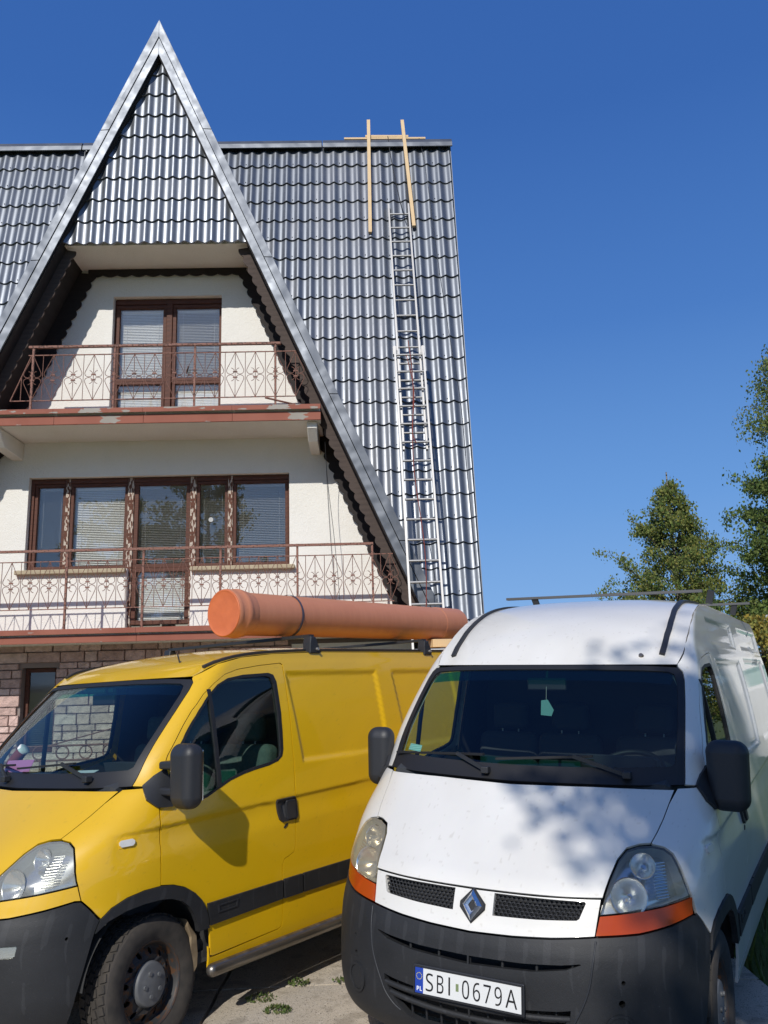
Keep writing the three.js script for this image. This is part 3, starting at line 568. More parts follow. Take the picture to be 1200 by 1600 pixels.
  const lampIn = [[.70, 1.122], [.648, 1.107], [.619, 1.068], [.601, 1.006], [.586, .935], [.573, .868]];
  const lampBot = [[.674, .878], [.856, .897]];
  const stripBot = [[.558, .792], [.751, .804], [.909, .826], [1.043, .849], [1.075, .846]];
  const gutter = cfg.gutter;
  const g0 = .0025;                                     // half a shut line
  const inset = (poly, d) => {                          // moves a closed outline inwards
    let a = poly; if (THREE.ShapeUtils.isClockWise(a.map(p => new THREE.Vector2(...p)))) a = a.slice().reverse();
    const n = a.length; return a.map((p, i) => { const q = a[(i + n - 1) % n], r = a[(i + 1) % n]; let e1 = [p[0] - q[0], p[1] - q[1]], e2 = [r[0] - p[0], r[1] - p[1]]; const l1 = Math.hypot(...e1) || 1, l2 = Math.hypot(...e2) || 1; let nx = -(e1[1] / l1 + e2[1] / l2), ny = e1[0] / l1 + e2[0] / l2; const c = Math.hypot(nx, ny) || 1, k = Math.min(2.5, 2 / c); return [p[0] + nx / c * d * k, p[1] + ny / c * d * k]; });
  };
  // ---- hood, nose ----
  const hoodRear = SV([[.81, 1.338], [.62, 1.341], [.43, 1.342], [.2, 1.338], [0, 1.334]]), hoodFrontL = [[0, .927], [.2, .928], [.4, .930], [.582, .935]];
  const half = [...hoodFrontL, ...hoodEdge.slice(1), ...hoodRear.slice(1)];
  const hood = inset([...half, ...mir(half.slice(0, -1)).slice(0, -1)], g0);
  add('hood', panel(hood, [], { max: .035 }), paint);
  both((s, f) => {
    add('front_fender', panel(inset(f([...S(shutFront.slice(0, 3)), [arcOfU(-.062, 1.343), 1.343], [.95, 1.345], [.84, 1.343], ...hoodEdge.slice(5, 9).reverse(), ...lampOut, [1.075, .846], ...S(archOut.slice(0, 5)).slice(0)]), g0), [], { max: .03 }), paint);
    // headlamp: bowl, reflectors, indicator bulb and lens
    const lampPoly = f([...lampIn, ...lampBot, ...lampOut.slice().reverse()]);
    const hl = new THREE.Group(); hl.name = 'headlight'; van.add(hl);
    const old = cfg.oldLamp && s < 0;
    add('lens', panel(inset(lampPoly, .004), [], { max: .03, off: .001, thick: .02 }), old ? M.lensOld : cfg.lens, hl);
    add('bowl', panel(inset(lampPoly, .006), [], { max: .03, off: -.075, skirt: false }), M.reflector, hl);
    add('lamp_wall', (() => { const L = inset(lampPoly, .006), g = new THREE.BufferGeometry(), P = []; L.forEach((p, i) => { const q = L[(i + 1) % L.length], A = at(...p, -.012), B = at(...q, -.012), C = at(...q, -.078), D = at(...p, -.078); P.push(...A.toArray(), ...B.toArray(), ...C.toArray(), ...A.toArray(), ...C.toArray(), ...D.toArray()); }); g.setAttribute('position', new THREE.Float32BufferAttribute(P, 3)); g.computeVertexNormals(); return uvm(g); })(), M.trimGrey, hl);
    const bowl = (sa, h, r, d, m) => { const g = new THREE.LatheGeometry([[.012, -d], [r * .45, -d * .82], [r * .8, -d * .4], [r, 0], [r + .006, .004]].map(p => new THREE.Vector2(...p)), 28); g.rotateX(Math.PI / 2); const p = at(s * sa, h, -.022), n = normalAt(s * sa, h).lerp(new THREE.Vector3(0, 0, 1), .6).normalize(); g.applyQuaternion(new THREE.Quaternion().setFromUnitVectors(new THREE.Vector3(0, 0, 1), n)); g.translate(p.x, p.y, p.z); return uvm(g); };
    add('reflector', bowl(.70, .948, .074, .055), M.reflector, hl);
    add('reflector', bowl(.735, 1.058, .052, .05), M.reflector, hl);
    const bulb = (sa, h) => { const b = new THREE.CylinderGeometry(.006, .008, .03, 10).rotateX(Math.PI / 2), p = at(s * sa, h, -.055); b.translate(p.x, p.y, p.z); return uvm(b); };
    add('bulb', merge([bulb(.70, .948), bulb(.735, 1.058)]), M.chrome, hl);
    // fluted side reflector
    const fl = []; for (let i = 0; i < 12; i++) { const h = .93 + i * .0125, a = lerp(.90, .83, i / 11); const A = at(s * (a - .055), h, -.028), B = at(s * (a + .01), h + .002, -.028); fl.push(bar(A, B, .0048, 6)); }
    add('fluted_reflector', merge(fl), M.reflector, hl);
    if (cfg.orange) add('indicator', panel(inset(f([[.573, .868], ...lampBot, [1.034, .919], [1.045, .85], ...stripBot.slice(0, 3).reverse()]), .002), [], { max: .03 }), M.orange, hl);
    else add('lamp_trim', panel(inset(f([[.573, .866], ...lampBot.map(p => [p[0], p[1] - .002]), [1.034, .917], [1.075, .846], [1.043, .849], ...stripBot.slice(0, 3).reverse()]), .002), [], { max: .03 }), paint);
  });
  // grille frame with two openings
  const gr = [[.098, .918], [.505, .919], [.512, .912], [.487, .853], [.475, .846], [.30, .836], [.098, .830]], frameTop = [[0, .922], [.3, .924], [.575, .930]], frameBot = [[.556, .792], [.37, .776], [.2, .766], [0, .760]];
  const fh = [...frameTop, ...frameBot];
  add('grille_frame', panel(inset([...fh, ...mir(fh).slice(1, -1)], .001), [gr, mir(gr)], { max: .04, thick: .03 }), paint);
  for (const s of [1, -1]) {                            // honeycomb mesh set back in each opening
    const cell = [], R = .0125; const inG = (x, y) => { let c = false; for (let i = 0, j = gr.length - 1; i < gr.length; j = i++) { const [xi, yi] = gr[i], [xj, yj] = gr[j]; if ((yi > y) !== (yj > y) && x < (xj - xi) * (y - yi) / (yj - yi) + xi) c = !c; } return c; };
    for (let r = 0; r < 8; r++) for (let k = 0; k < 22; k++) { const x = .10 + k * .0217 + (r % 2) * .0108, y = .826 + r * .0145; if (inG(x, y) || inG(x + .01, y) || inG(x - .01, y)) { const t = new THREE.TorusGeometry(.0095, .0028, 4, 6), p = at(s * x, y, -.018); t.translate(p.x, p.y, p.z); cell.push(uvm(t)); } }
    add('grille_mesh', merge(cell), M.plastic);
  }
  // ---- bumper ----
  const bt = [[0, .754], [.2, .760], [.37, .770], [.556, .787], [.751, .799], [.909, .821], [1.043, .844], [1.077, .841]], bTip = S([[.31, .742]])[0];
  const bHalf = [...bt, bTip, ...S([[.345, .665], [.373, .572], [.41, .44], [.434, .326], [.44, .27]]), [1.0, .235], [.8, .225], [.5, .222], [0, .222]];
  const slots = [], slot = (a) => slots.push(a);
  for (const s of [1, -1]) {
    const f = s > 0 ? (p) => p : mir;
    if (cfg.plate) {
      slot(f([[.004, .664], [.25, .668], [.42, .679], [.497, .689], [.505, .686], [.44, .662], [.30, .642], [.004, .630]]));
      slot(f([[.004, .482], [.26, .486], [.40, .498], [.455, .507], [.452, .48], [.42, .44], [.37, .39], [.32, .352], [.25, .335], [.004, .328]]));
      slot(f(ring(.668, .545, .014))); slot(f(ring(.678, .625, .009, 12)));
    } else { slot(f([[.15, .40], [.52, .41], [.50, .33], [.15, .32]])); slot(f([[.05, .66], [.5, .675], [.5, .61], [.05, .60]])); slot(f(ring(1.059, .687, .008, 12))); slot(f([[.725, .684], [.83, .684], [.836, .678], [.832, .638], [.822, .631], [.725, .628]])); }
  }
  const bumper = add('front_bumper', panel(inset([...bHalf, ...mir(bHalf).slice(1, -1)], .002), slots, { max: .04, thick: .03, off: .004 }), M.bumper);
  if (cfg.plate) {                                      // bars and ribs behind the openings
    const row = (h0, h1, s0) => { const P = []; for (let i = 0; i <= 24; i++) { const a = lerp(-s0, s0, i / 24), h = h0 + (h1 - h0) * Math.pow(Math.abs(a) / s0, 2); P.push(at(a, h, -.006)); } return tube(P, .013, 60, 8); };
    add('grille_bar', row(.405, .432, .42), M.bumper, bumper); add('grille_bar', row(.452, .47, .45), M.bumper, bumper);
    for (let k = -6; k <= 6; k++) { const a = k * .078; add('grille_rib', bar(at(a, .325, -.022), at(a, .505, -.022), .006, 6), M.bumper, bumper); if (k % 2 === 0) add('grille_rib', bar(at(a, .62, -.02), at(a, .695, -.02), .007, 6), M.bumper, bumper); }
  }
  both((s, f) => {
    if (cfg.plate) {
      add('fog_blank', panel(ring(s * .656, .44, .052, 24), [], { max: .02, off: .009, thick: .012 }), M.bumper, bumper);
      const rim = ring(s * .656, .44, .066, 28); add('fog_surround', panel(rim, [ring(s * .656, .44, .054, 28)], { max: .03, off: .013, thick: .02 }), M.bumper, bumper);
      const se = []; for (const [a, h] of [[.562, .775], [.552, .69], [.535, .60], [.512, .54], [.48, .48], [.45, .43], [.40, .385], [.36, .365]]) se.push(at(s * a, h, .003)); add('bumper_seam', tube(se, .005, 30, 6), M.plastic, bumper);
    } else {
      add('bumper_lamp', panel(f([[.728, .681], [.828, .681], [.833, .676], [.829, .640], [.820, .634], [.728, .631]]), [], { max: .03, off: .0, thick: .02 }), M.lens, bumper);
      add('bumper_lamp_bowl', panel(f([[.728, .681], [.833, .681], [.829, .634], [.728, .631]]), [], { max: .03, off: -.025, thick: .0, skirt: false }), M.reflector, bumper);
    }
    add('arch_trim', panel(f([...S(archOut), ...S(archIn).reverse()]), [], { max: .03, off: .012, thick: .03 }), M.bumper);
  });
  const fl0 = SV([[0, 1.33]]);
  add('added_nose_shell', panel([[-1.02, .26], [1.02, .26], [1.06, .50], [1.0, .72], [.95, .98], [.80, 1.12], [.80, 1.32], [-.80, 1.32], [-.80, 1.12], [-.95, .98], [-1.0, .72], [-1.06, .50]], [], { max: .05, off: -.085, skirt: false }), M.liner);  // added dark shell, blocks light behind hood, lamps and grille openings
  // ---- windscreen ----
  const wsL = SV([[.842, 1.356], [.838, 1.45], [.83, 1.6], [.818, 1.75], [.803, 1.87], [.79, 1.915], [.765, 1.94]]), wsT = SV([[.6, 1.950], [.4, 1.954], [.2, 1.956], [0, 1.956]]), wsB = SV([[0, 1.345], [.3, 1.349], [.6, 1.352], [.842, 1.356]]);
  const wh = [...wsB, ...wsL.slice(1), ...wsT], wsOut = [...wh, ...mir(wh).slice(1, -1)];
  const gl = SV([[0, 1.42], [.3, 1.424], [.6, 1.432], [.775, 1.44], [.796, 1.455], [.795, 1.6], [.783, 1.75], [.77, 1.85], [.75, 1.90], [.72, 1.915], [.6, 1.922], [.3, 1.928], [0, 1.929]]), glO = [...gl, ...mir(gl).slice(1, -1)];
  const wsd = new THREE.Group(); wsd.name = 'windshield'; van.add(wsd);
  add('windshield_border', panel(inset(wsOut, .002), [glO], { max: .05, thick: .01, off: -.001 }), M.seal, wsd);
  add('windshield_glass', panel(inset(glO, -.006), [], { max: .07, skirt: false, off: -.005 }), cfg.glass, wsd);
  const tb = SV([[0, 1.872], [.3, 1.87], [.6, 1.862], [.74, 1.85], [.748, 1.88], [.735, 1.905], [.6, 1.92], [.3, 1.926], [0, 1.927]]); add('tint_band', panel([...tb, ...mir(tb).slice(1, -1)], [], { max: .07, skirt: false, off: -.010 }), M.tint, wsd);
  const wiper = (v0, h0, v1, h1, bl) => { const P = (v, h, o) => at(Math.sign(v || 1) * arcOfV(v, h), h, o), a = P(v0, h0, .02), b = P(v1, h1, .028); const w = new THREE.Group(); w.name = 'wiper'; van.add(w); add('arm', merge([beam(a, b, .02, .012), rbox(a.x - .022, a.x + .022, a.y - .015, a.y + .02, a.z - .02, a.z + .025, .006)]), M.plastic, w); add('blade', merge([beam(P(bl[0], bl[1], .018), P(bl[2], bl[3], .018), .012, .022)]), M.seal, w); };
  wiper(-.16, 1.375, -.36, 1.445, [-.80, 1.43, -.20, 1.452]); wiper(.58, 1.385, .30, 1.46, [-.12, 1.435, .40, 1.468]);
  // ---- side: pillar, door, body side ----
  both((s, f) => {
    const door = new THREE.Group(); door.name = 'front_door'; van.add(door);
    const dp = f([...S(shutFront), ...S(doorTopR), ...S(doorBot), ...S(archOut.slice(5, 12).reverse())]);
    const wOut = S([[-.128, 1.315], [-.13, 1.40], [-.216, 1.556], [-.295, 1.655], [-.381, 1.748], [-.47, 1.835], [-.555, 1.90], [-.65, 1.938], [-.788, 1.958], [-1.02, 1.968], [-1.066, 1.955], [-1.082, 1.91], [-1.085, 1.7], [-1.065, 1.47], [-1.045, 1.425], [-1.0, 1.397], [-.914, 1.378], [-.78, 1.362], [-.686, 1.347], [-.58, 1.322], [-.495, 1.290], [-.392, 1.250], [-.29, 1.228], [-.20, 1.228], [-.145, 1.25]]);
    const wo = f(wOut), wi = inset(wo, .021);
    add('door_skin', panel(inset(dp, g0), [wo], { max: .03 }), paint, door);
    add('window_seal', panel(inset(wo, .001), [wi], { max: .05, thick: .016, off: .002 }), M.seal, door);
    add('door_glass', panel(inset(wi, -.004), [], { max: .08, skirt: false, off: -.010 }), cfg.glass, door);
    const mul = []; for (let i = 0; i <= 10; i++) { const h = lerp(1.295, 1.872, i / 10), u = lerp(-.493, -.481, i / 10); mul.push([u, h]); }
    add('window_divider', panel(f([...S(mul.map(([u, h]) => [u + .013, h])), ...S(mul.map(([u, h]) => [u - .013, h]).reverse())]), [], { max: .05, off: .003, thick: .02 }), M.seal, door);
    const trimIn = f(S([[-.06, .86], [-.06, 1.24], [-.10, 1.26], [-.40, 1.22], [-.70, 1.31], [-1.05, 1.40], [-1.10, 1.1], [-1.05, .8], [-.98, .45], [-.44, .45], [-.40, .70], [-.2, .84]]));
    add('door_card', panel(trimIn, [], { max: .06, off: -.05, skirt: false }), M.dash, door);
    // handle and lock
    const hd = f(S([[-.955, 1.165], [-1.12, 1.168], [-1.142, 1.15], [-1.142, 1.045], [-1.125, 1.025], [-1.0, 1.022], [-.975, 1.04]]));
    const hnd = add('handle', panel(hd, [inset(hd, .022)], { max: .03, off: .014, thick: .03 }), M.plastic, door);
    add('handle_cup', panel(inset(hd, .01), [], { max: .03, off: .002, thick: .0, skirt: false }), M.dark, hnd);
    add('handle_grip', panel(f(S([[-1.04, 1.158], [-1.115, 1.158], [-1.115, 1.034], [-1.04, 1.034]])), [], { max: .03, off: .024, thick: .02 }), M.plastic, hnd);
    add('lock', panel(ring(s * arcOfU(-1.03, .997), .997, .013, 14), [], { off: .004, thick: .006 }), M.plastic, door);
    // rubbing strip on the door, with its raised badge plate
    const rt = (u) => .678 + .010 * clamp((-u - .36) / 1.2, 0, 1), rb = (u) => .556 + .016 * clamp((-u - .4) / .6, 0, 1);
    const strip = (u0, u1, sl = 0) => f([...S([[u0, rt(u0)], [u1, rt(u1)]]), ...S([[u1, rb(u1)], [u0 - sl, rb(u0)]])]);
    const ds = add('rubbing_strip', panel(inset(strip(-.372, -.986, .02), .002), [], { max: .04, off: .017, thick: .018 }), M.bumper, door);
    add('badge_plate', panel(f(S([[-.44, .655], [-.60, .657], [-.595, .615], [-.445, .613]])), [f(S([[-.452, .648], [-.588, .650], [-.584, .622], [-.456, .620]]))], { max: .04, off: .022, thick: .008 }), M.plastic, ds);
    add('rubbing_strip', panel(strip(-1.0, -1.165), [], { max: .04, off: .018, thick: .02 }), M.bumper);
    add('rubbing_strip', panel(strip(-1.182, -(WB) + .42), [], { max: .06, off: .016, thick: .018 }), M.bumper);
    // A pillar and the whole side behind the door
    const rearArch = []; for (let i = 0; i <= 16; i++) { const a = Math.PI * i / 16; rearArch.push([HUB - WB - .43 * Math.cos(a), .40 + .43 * Math.sin(a)]); }
    const bodyPoly = [...wsL, ...S(gutter), ...S([[REAR, gutter[gutter.length - 1][1] - .02], [REAR, 1.6], [REAR, .9], [REAR, .36]]), ...S([[rearArch[0][0], .33]]).slice(0, 0), ...S([[HUB - WB - .44, .345]]), ...S(rearArch), ...S([[HUB - WB + .44, .335], [-.40, .325], [-.392, .45], [-.392, .383]]).slice(0, -2), ...S([[-.408, .386], [-.43, .381]]), ...S(doorTopR.slice().reverse()), ...S(shutFront.slice(3).reverse()), [.95, 1.350]];
    add('body_side', panel(inset(f(bodyPoly), g0), [], { max: .034 }), paint);
    add('pillar_lining', panel(f([...SV([[.80, 1.40], [.80, 1.6], [.775, 1.85], [.73, 1.93]]), ...S([[-.62, 1.985], [-.75, 1.985], [-.55, 1.90], [-.36, 1.74], [-.20, 1.55], [-.12, 1.40]])]), [], { max: .06, off: -.028, skirt: false }), M.trimGrey);
    add('added_side_shell', panel(f(S([[.02, .80], [.02, 1.30], [-.10, 1.30], [-.45, 1.22], [-.80, 1.33], [-1.08, 1.38], [-1.10, 2.0], [REAR + .05, 2.05], [REAR + .05, .42], [HUB - WB - .45, .42], [HUB - WB - .45, .9], [HUB - WB + .45, .9], [HUB - WB + .45, .36], [-.41, .36], [-.41, .70], [-.2, .85]])), [], { max: .09, off: -.065, skirt: false }), M.liner);  // added dark shell behind the side panels, makes the shut lines look dark
    // mirror
    const mg = new THREE.Group(); mg.name = 'mirror'; van.add(mg);
    const X = (a, b) => s > 0 ? [a, b] : [-b, -a], mb = cfg.mirror.slice(), mw = s < 0 && cfg.mirrorR ? .165 : .205; if (s < 0 && cfg.mirrorR) mb[0] = cfg.mirrorR;
    add('mirror_base', panel(f(S([[.02, 1.325], [.01, 1.35], [-.05, 1.40], [-.115, 1.44], [-.13, 1.33], [-.15, 1.26], [-.12, 1.232], [-.03, 1.236], [.02, 1.28]])), [], { max: .03, off: .018, thick: .03 }), M.plastic, mg);
    const head = new RoundedBoxGeometry(mw, .345, .145, 6, .062), hpz = head.attributes.position;
    for (let i = 0; i < hpz.count; i++) { const x = hpz.getX(i), y = hpz.getY(i), z = hpz.getZ(i); hpz.setX(i, x * (1 - .10 * (y < 0 ? -y / .17 : 0) + .0)); if (z > 0) hpz.setZ(i, z * (1 - .25 * Math.abs(y) / .17)); }
    head.computeVertexNormals(); head.rotateY(s * -.10); head.translate(s * mb[0], mb[1], mb[2]); add('mirror_head', uvm(head), M.plastic, mg);
    const mirr = new RoundedBoxGeometry(mw - .07, .27, .01, 3, .004); mirr.rotateY(s * -.10); mirr.translate(s * mb[0], mb[1], mb[2] - .070); add('mirror_glass', uvm(mirr), M.chrome, mg);
    for (const dy of [-.085, .055]) add('mirror_arm', rbox(...X(.94, mb[0] - .05), mb[1] + dy - .022, mb[1] + dy + .022, mb[2] - .05, mb[2] + .035, .014), M.plastic, mg);
    // marker lamp
    add('marker_lamp', panel(f(S([[.185, 1.099], [.125, 1.102], [.113, 1.092], [.112, 1.078], [.125, 1.068], [.185, 1.066], [.196, 1.076], [.196, 1.09]])), [], { max: .03, off: .012, thick: .014 }), M.marker);
    add('marker_seat', panel(f(S([[.198, 1.106], [.11, 1.108], [.105, 1.09], [.11, 1.062], [.198, 1.06]])), [], { max: .03, off: .002, thick: .003 }), paint);
  });
  // ---- roof ----
  const gw = pchip(gutter.map(([u, h]) => [-u, h])), u0 = gutter[0][0], hcF = pchip(cfg.crown), NT = 28, roofRows = [];
  const ws = []; for (let w = 0; w < 1.2; w += .05) ws.push(w); for (let w = 1.2; w < -REAR + u0; w += .2) ws.push(w); ws.push(-REAR + u0);
  const roofAt = (w, t) => {
    const ue = u0 - w, he = w === 0 ? gutter[0][1] : gw(-ue), ve = Math.abs(skinBase(arcOfU(ue, he), he)[2]), v = t * ve, hc = hcF(w), at_ = Math.abs(t);
    const uf = skinBase(arcOfV(Math.min(v < 0 ? -v : v, .84), 1.956), 1.956)[0];
    const u = lerp(uf, u0, sstep(.75, 1, at_)) - w;
    return new THREE.Vector3(v, hc - (hc - he) * Math.pow(at_, cfg.crownPow), Math.max(u, REAR));
  };
  { const P = [], I = [], U = []; ws.forEach((w, i) => { for (let k = 0; k <= NT; k++) { const q = -1 + 2 * k / NT, t = Math.sign(q) * (1 - Math.pow(1 - Math.abs(q), 1.5)), p = roofAt(w, t); P.push(p.x, p.y, p.z); U.push(p.x, p.z); if (i && k) { const a = (i - 1) * (NT + 1) + k - 1, b = a + 1, c = a + NT + 1, d = c + 1; I.push(a, b, d, a, d, c); } } });
    const g = new THREE.BufferGeometry(); g.setAttribute('position', new THREE.Float32BufferAttribute(P, 3)); g.setAttribute('uv', new THREE.Float32BufferAttribute(U, 2)); g.setIndex(I); g.computeVertexNormals(); add('roof', g, paint); }
  both((s) => {
    const P = []; for (let w = cfg.strip[0]; w <= cfg.strip[1]; w += .08) { const p = roofAt(w, s * cfg.stripT); P.push(p); }
    const geo = []; for (let i = 0; i < P.length - 1; i++) { const n = new THREE.Vector3().subVectors(roofAt(cfg.strip[0] + i * .08, s * cfg.stripT - .05), P[i]).cross(new THREE.Vector3().subVectors(P[i + 1], P[i])).normalize(); if (n.y < 0) n.negate(); geo.push(beam(P[i].clone().addScaledVector(n, .004), P[i + 1].clone().addScaledVector(n, .004).addScaledVector(P[i + 1].clone().sub(P[i]).normalize(), .006), .032, .026, n.toArray())); }
    add('roof_strip', merge(geo), M.plastic);
  });
  // rear face
  { const hs = [], top = gutter[gutter.length - 1][1]; for (let h = .36; h < top; h += .08) hs.push(h); hs.push(top - .01); const L = hs.map(h => [profW(h) - .002, h]), T = []; for (let k = 9; k >= -9; k--) { const p = roofAt(-REAR + u0, k / 10); T.push([p.x, p.y]); }
    const g = extrude([...L, ...T, ...L.slice().reverse().map(p => [-p[0], p[1]])], .03); g.rotateY(Math.PI); g.translate(0, 0, REAR + .001); add('rear_panel', g, paint); }
  // floor, bulkhead, cabin
  add('floor', box(-.88, .88, .34, .40, -.36, REAR + .03), M.dark);
  add('footwell', box(-.86, .86, .40, .46, -.34, -1.25), M.dark);
  add('bulkhead', box(-.82, .82, .42, 1.93, -1.42, -1.45), cfg.bulk);
  add('headlining', box(-.70, .70, 1.925, 1.935, -.52, -1.42), M.trimGrey);
  const dsh = extrude([[.13, 1.36], [.02, 1.405], [-.20, 1.375], [-.34, 1.30], [-.42, 1.12], [-.40, .75], [.0, .60], [.12, .9]], 1.56, .02); dsh.rotateY(-Math.PI / 2); dsh.translate(-.78, 0, 0); add('dashboard', uvm(dsh), M.dash);
  const binn = extrude([[-.20, 1.36], [-.17, 1.455], [-.30, 1.45], [-.38, 1.33]], .42, .015); binn.rotateY(-Math.PI / 2); binn.translate(.24, 0, 0); add('instrument_hood', uvm(binn), M.dash);
  const sw = new THREE.TorusGeometry(.195, .016, 10, 36); const swg = merge([uvm(sw), rbox(-.18, .18, -.02, .02, -.012, .012, .008), rbox(-.06, .06, -.06, .05, -.02, .02, .02)]); swg.rotateX(-1.0); swg.translate(.44, 1.33, -.53); add('steering_wheel', swg, M.plastic);
  for (const [x, w] of [[.45, .25], [-.12, .22], [-.56, .22]]) {
    const seat = new THREE.Group(); seat.name = 'seat'; van.add(seat);
    const b = new RoundedBoxGeometry(w * 2, .66, .15, 4, .06); b.rotateX(-.16); b.translate(x, 1.16, -1.18); add('backrest', uvm(b), cfg.seat, seat);
    const c = new RoundedBoxGeometry(w * 2, .16, .52, 4, .06); c.translate(x, .80, -.92); add('cushion', uvm(c), cfg.seat, seat);
    const hr = new RoundedBoxGeometry(.26, .19, .10, 4, .045); hr.rotateX(-.1); hr.translate(x, 1.60, -1.25); add('headrest', uvm(hr), cfg.seat, seat);
    add('headrest_post', merge([bar([x - .06, 1.44, -1.22], [x - .06, 1.55, -1.24], .006), bar([x + .06, 1.44, -1.22], [x + .06, 1.55, -1.24], .006)]), M.alu, seat);
  }
  const rv = new RoundedBoxGeometry(.24, .075, .03, 3, .012); rv.translate(.02, 1.84, -.33); add('rear_view_mirror', merge([uvm(rv), bar([.02, 1.86, -.33], [.02, 1.915, -.345], .01)]), M.plastic);
  // wheels and wells
  for (const s of [-1, 1]) for (const u of [HUB, HUB - WB]) {
    const wg = new THREE.Group(); wg.name = 'wheel'; van.add(wg); wg.position.set(s * .84, .338, u); wg.rotation.y = s > 0 ? 0 : Math.PI; if (u === HUB) { wg.rotation.y += cfg.steer; wg.rotation.x = .35; }
    const R = .338, tp = [[.205, -.085], [.24, -.105], [.29, -.112], [.322, -.100], [.332, -.088], [.3345, -.05], [.3345, .05], [.332, .088], [.322, .100], [.29, .112], [.24, .105], [.205, .085]];
    const ty = new THREE.LatheGeometry(tp.map(p => new THREE.Vector2(...p)), 48); ty.rotateZ(-Math.PI / 2); const tyre = add('tyre', uvm(ty), M.tyre, wg);
    const bl = []; for (let i = 0; i < 44; i++) for (const [x0, w, sh] of [[-.078, .036, .4], [-.034, .03, .0], [.004, .03, .5], [.046, .04, .1]]) { const b = new THREE.BoxGeometry(w, .010, .036); b.rotateY(.25 * Math.sign(x0 + .01)); b.translate(x0 + w / 2, R - .002, 0); b.rotateX((i + sh) / 44 * 2 * Math.PI); bl.push(uvm(b)); }
    add('tread', merge(bl), M.tyre, tyre);
    const rimP = [[.212, -.10], [.215, -.02], [.20, .035], [.205, .075], [.216, .088], [.210, .092], [.198, .078], [.190, .03]]; const rg = new THREE.LatheGeometry(rimP.map(p => new THREE.Vector2(...p)), 48); rg.rotateZ(-Math.PI / 2);
    const disc = new THREE.Shape(); disc.absarc(0, 0, .196, 0, 2 * Math.PI); for (let i = 0; i < 12; i++) { const a = i / 12 * 2 * Math.PI, h = new THREE.Path(); h.absellipse(.158 * Math.cos(a), .158 * Math.sin(a), .019, .015, 0, 2 * Math.PI, true, a); disc.holes.push(h); }
    const dg = new THREE.ExtrudeGeometry(disc, { depth: .008, bevelEnabled: true, bevelSize: .002, bevelThickness: .002, bevelSegments: 1, curveSegments: 40 }); { const p = dg.attributes.position; for (let i = 0; i < p.count; i++) { const r = Math.hypot(p.getX(i), p.getY(i)); p.setZ(i, p.getZ(i) + .028 + .030 * sstep(.19, .12, r)); } dg.computeVertexNormals(); } dg.rotateY(Math.PI / 2);
    add('rim', merge([uvm(rg), uvm(dg)]), M.steel, wg);
    const hcg = new THREE.LatheGeometry([[0, .098], [.03, .097], [.068, .092], [.082, .086], [.10, .088], [.108, .080], [.112, .060]].map(p => new THREE.Vector2(...p)), 40); hcg.rotateZ(-Math.PI / 2); const hcap = add('hub_cap', uvm(hcg), M.hubcap, wg);
    const lg = []; for (let i = 0; i < 5; i++) { const a = i / 5 * 2 * Math.PI, b = new THREE.CylinderGeometry(.012, .012, .014, 6); b.rotateZ(Math.PI / 2); b.translate(.094, .058 * Math.cos(a), .058 * Math.sin(a)); lg.push(uvm(b)); } add('wheel_nut', merge(lg), M.hubcap, hcap);
    add('backing', uvm(new THREE.CylinderGeometry(.205, .205, .01, 32).rotateZ(Math.PI / 2).translate(-.06, 0, 0)), M.steel, wg);
    const well = new THREE.CylinderGeometry(.425, .425, .42, 32, 1, true, .12, Math.PI - .24); well.rotateZ(Math.PI / 2); well.rotateX(0); well.translate(s * .735, .375, u); if (u !== HUB || true) add('wheel_well', uvm(well), M.liner);
    add('well_wall', box(s * .53, s * .54, .25, .85, u - .45, u + .45), M.liner);
  }
  return { van, add, at, panel, S, SV, mir, skin, normalAt, roofAt };
}
const Y = makeVan({
  name: 'cargo_van', label: 'yellow cargo van with black bumper carrying an orange pipe on its roof', pose: POSE.Y, paint: M.yellow, lens: M.lens, seat: M.seat, bulk: M.bulkDark, glass: M.glassY, rear: -4.02, wheelbase: 3.08, steer: .16,
  gutter: [[-.45, 1.956], [-.6, 2.03], [-.8, 2.072], [-1.1, 2.098], [-1.6, 2.115], [-4.02, 2.135]], crown: [[0, 1.956], [.05, 1.985], [.15, 2.035], [.3, 2.085], [.5, 2.128], [.8, 2.163], [1.2, 2.183], [2, 2.19], [4, 2.19]], crownPow: 2.4,
  recess: [[-1.235, -2.235, 1.36, 1.985, .10], [-2.45, -3.35, 1.36, 1.985, .06], [-3.5, -3.9, 1.36, 1.985, .0]], strip: [.09, 3.5], stripT: .945, plate: false, orange: false, mirror: [1.135, 1.405, -.085] });
const W = makeVan({
  name: 'cargo_van', label: 'white high-roof cargo van with black bumper and orange indicators', pose: POSE.W, paint: M.white, lens: M.lensClear, seat: M.seatDark, bulk: M.bulkDark, glass: M.glassW, rear: -4.92, wheelbase: 4.08, steer: 0,
  gutter: [[-.45, 1.956], [-.62, 2.07], [-.85, 2.2], [-1.1, 2.3], [-1.4, 2.36], [-1.9, 2.385], [-4.92, 2.395]], crown: [[0, 1.956], [.05, 2.0], [.2, 2.125], [.45, 2.262], [.75, 2.36], [1.1, 2.42], [1.6, 2.452], [2.5, 2.465], [5, 2.465]], crownPow: 3.2,
  recess: [[-1.40, -2.72, 1.35, 2.0, .10], [-3.10, -4.68, 1.35, 2.02, .04], [-1.45, -2.85, 2.085, 2.29, .0], [-3.25, -4.84, 2.085, 2.29, 0]], strip: [.07, 1.75], stripT: .86, plate: true, orange: true, oldLamp: true, mirror: [1.035, 1.40, -.075], mirrorR: .985 });
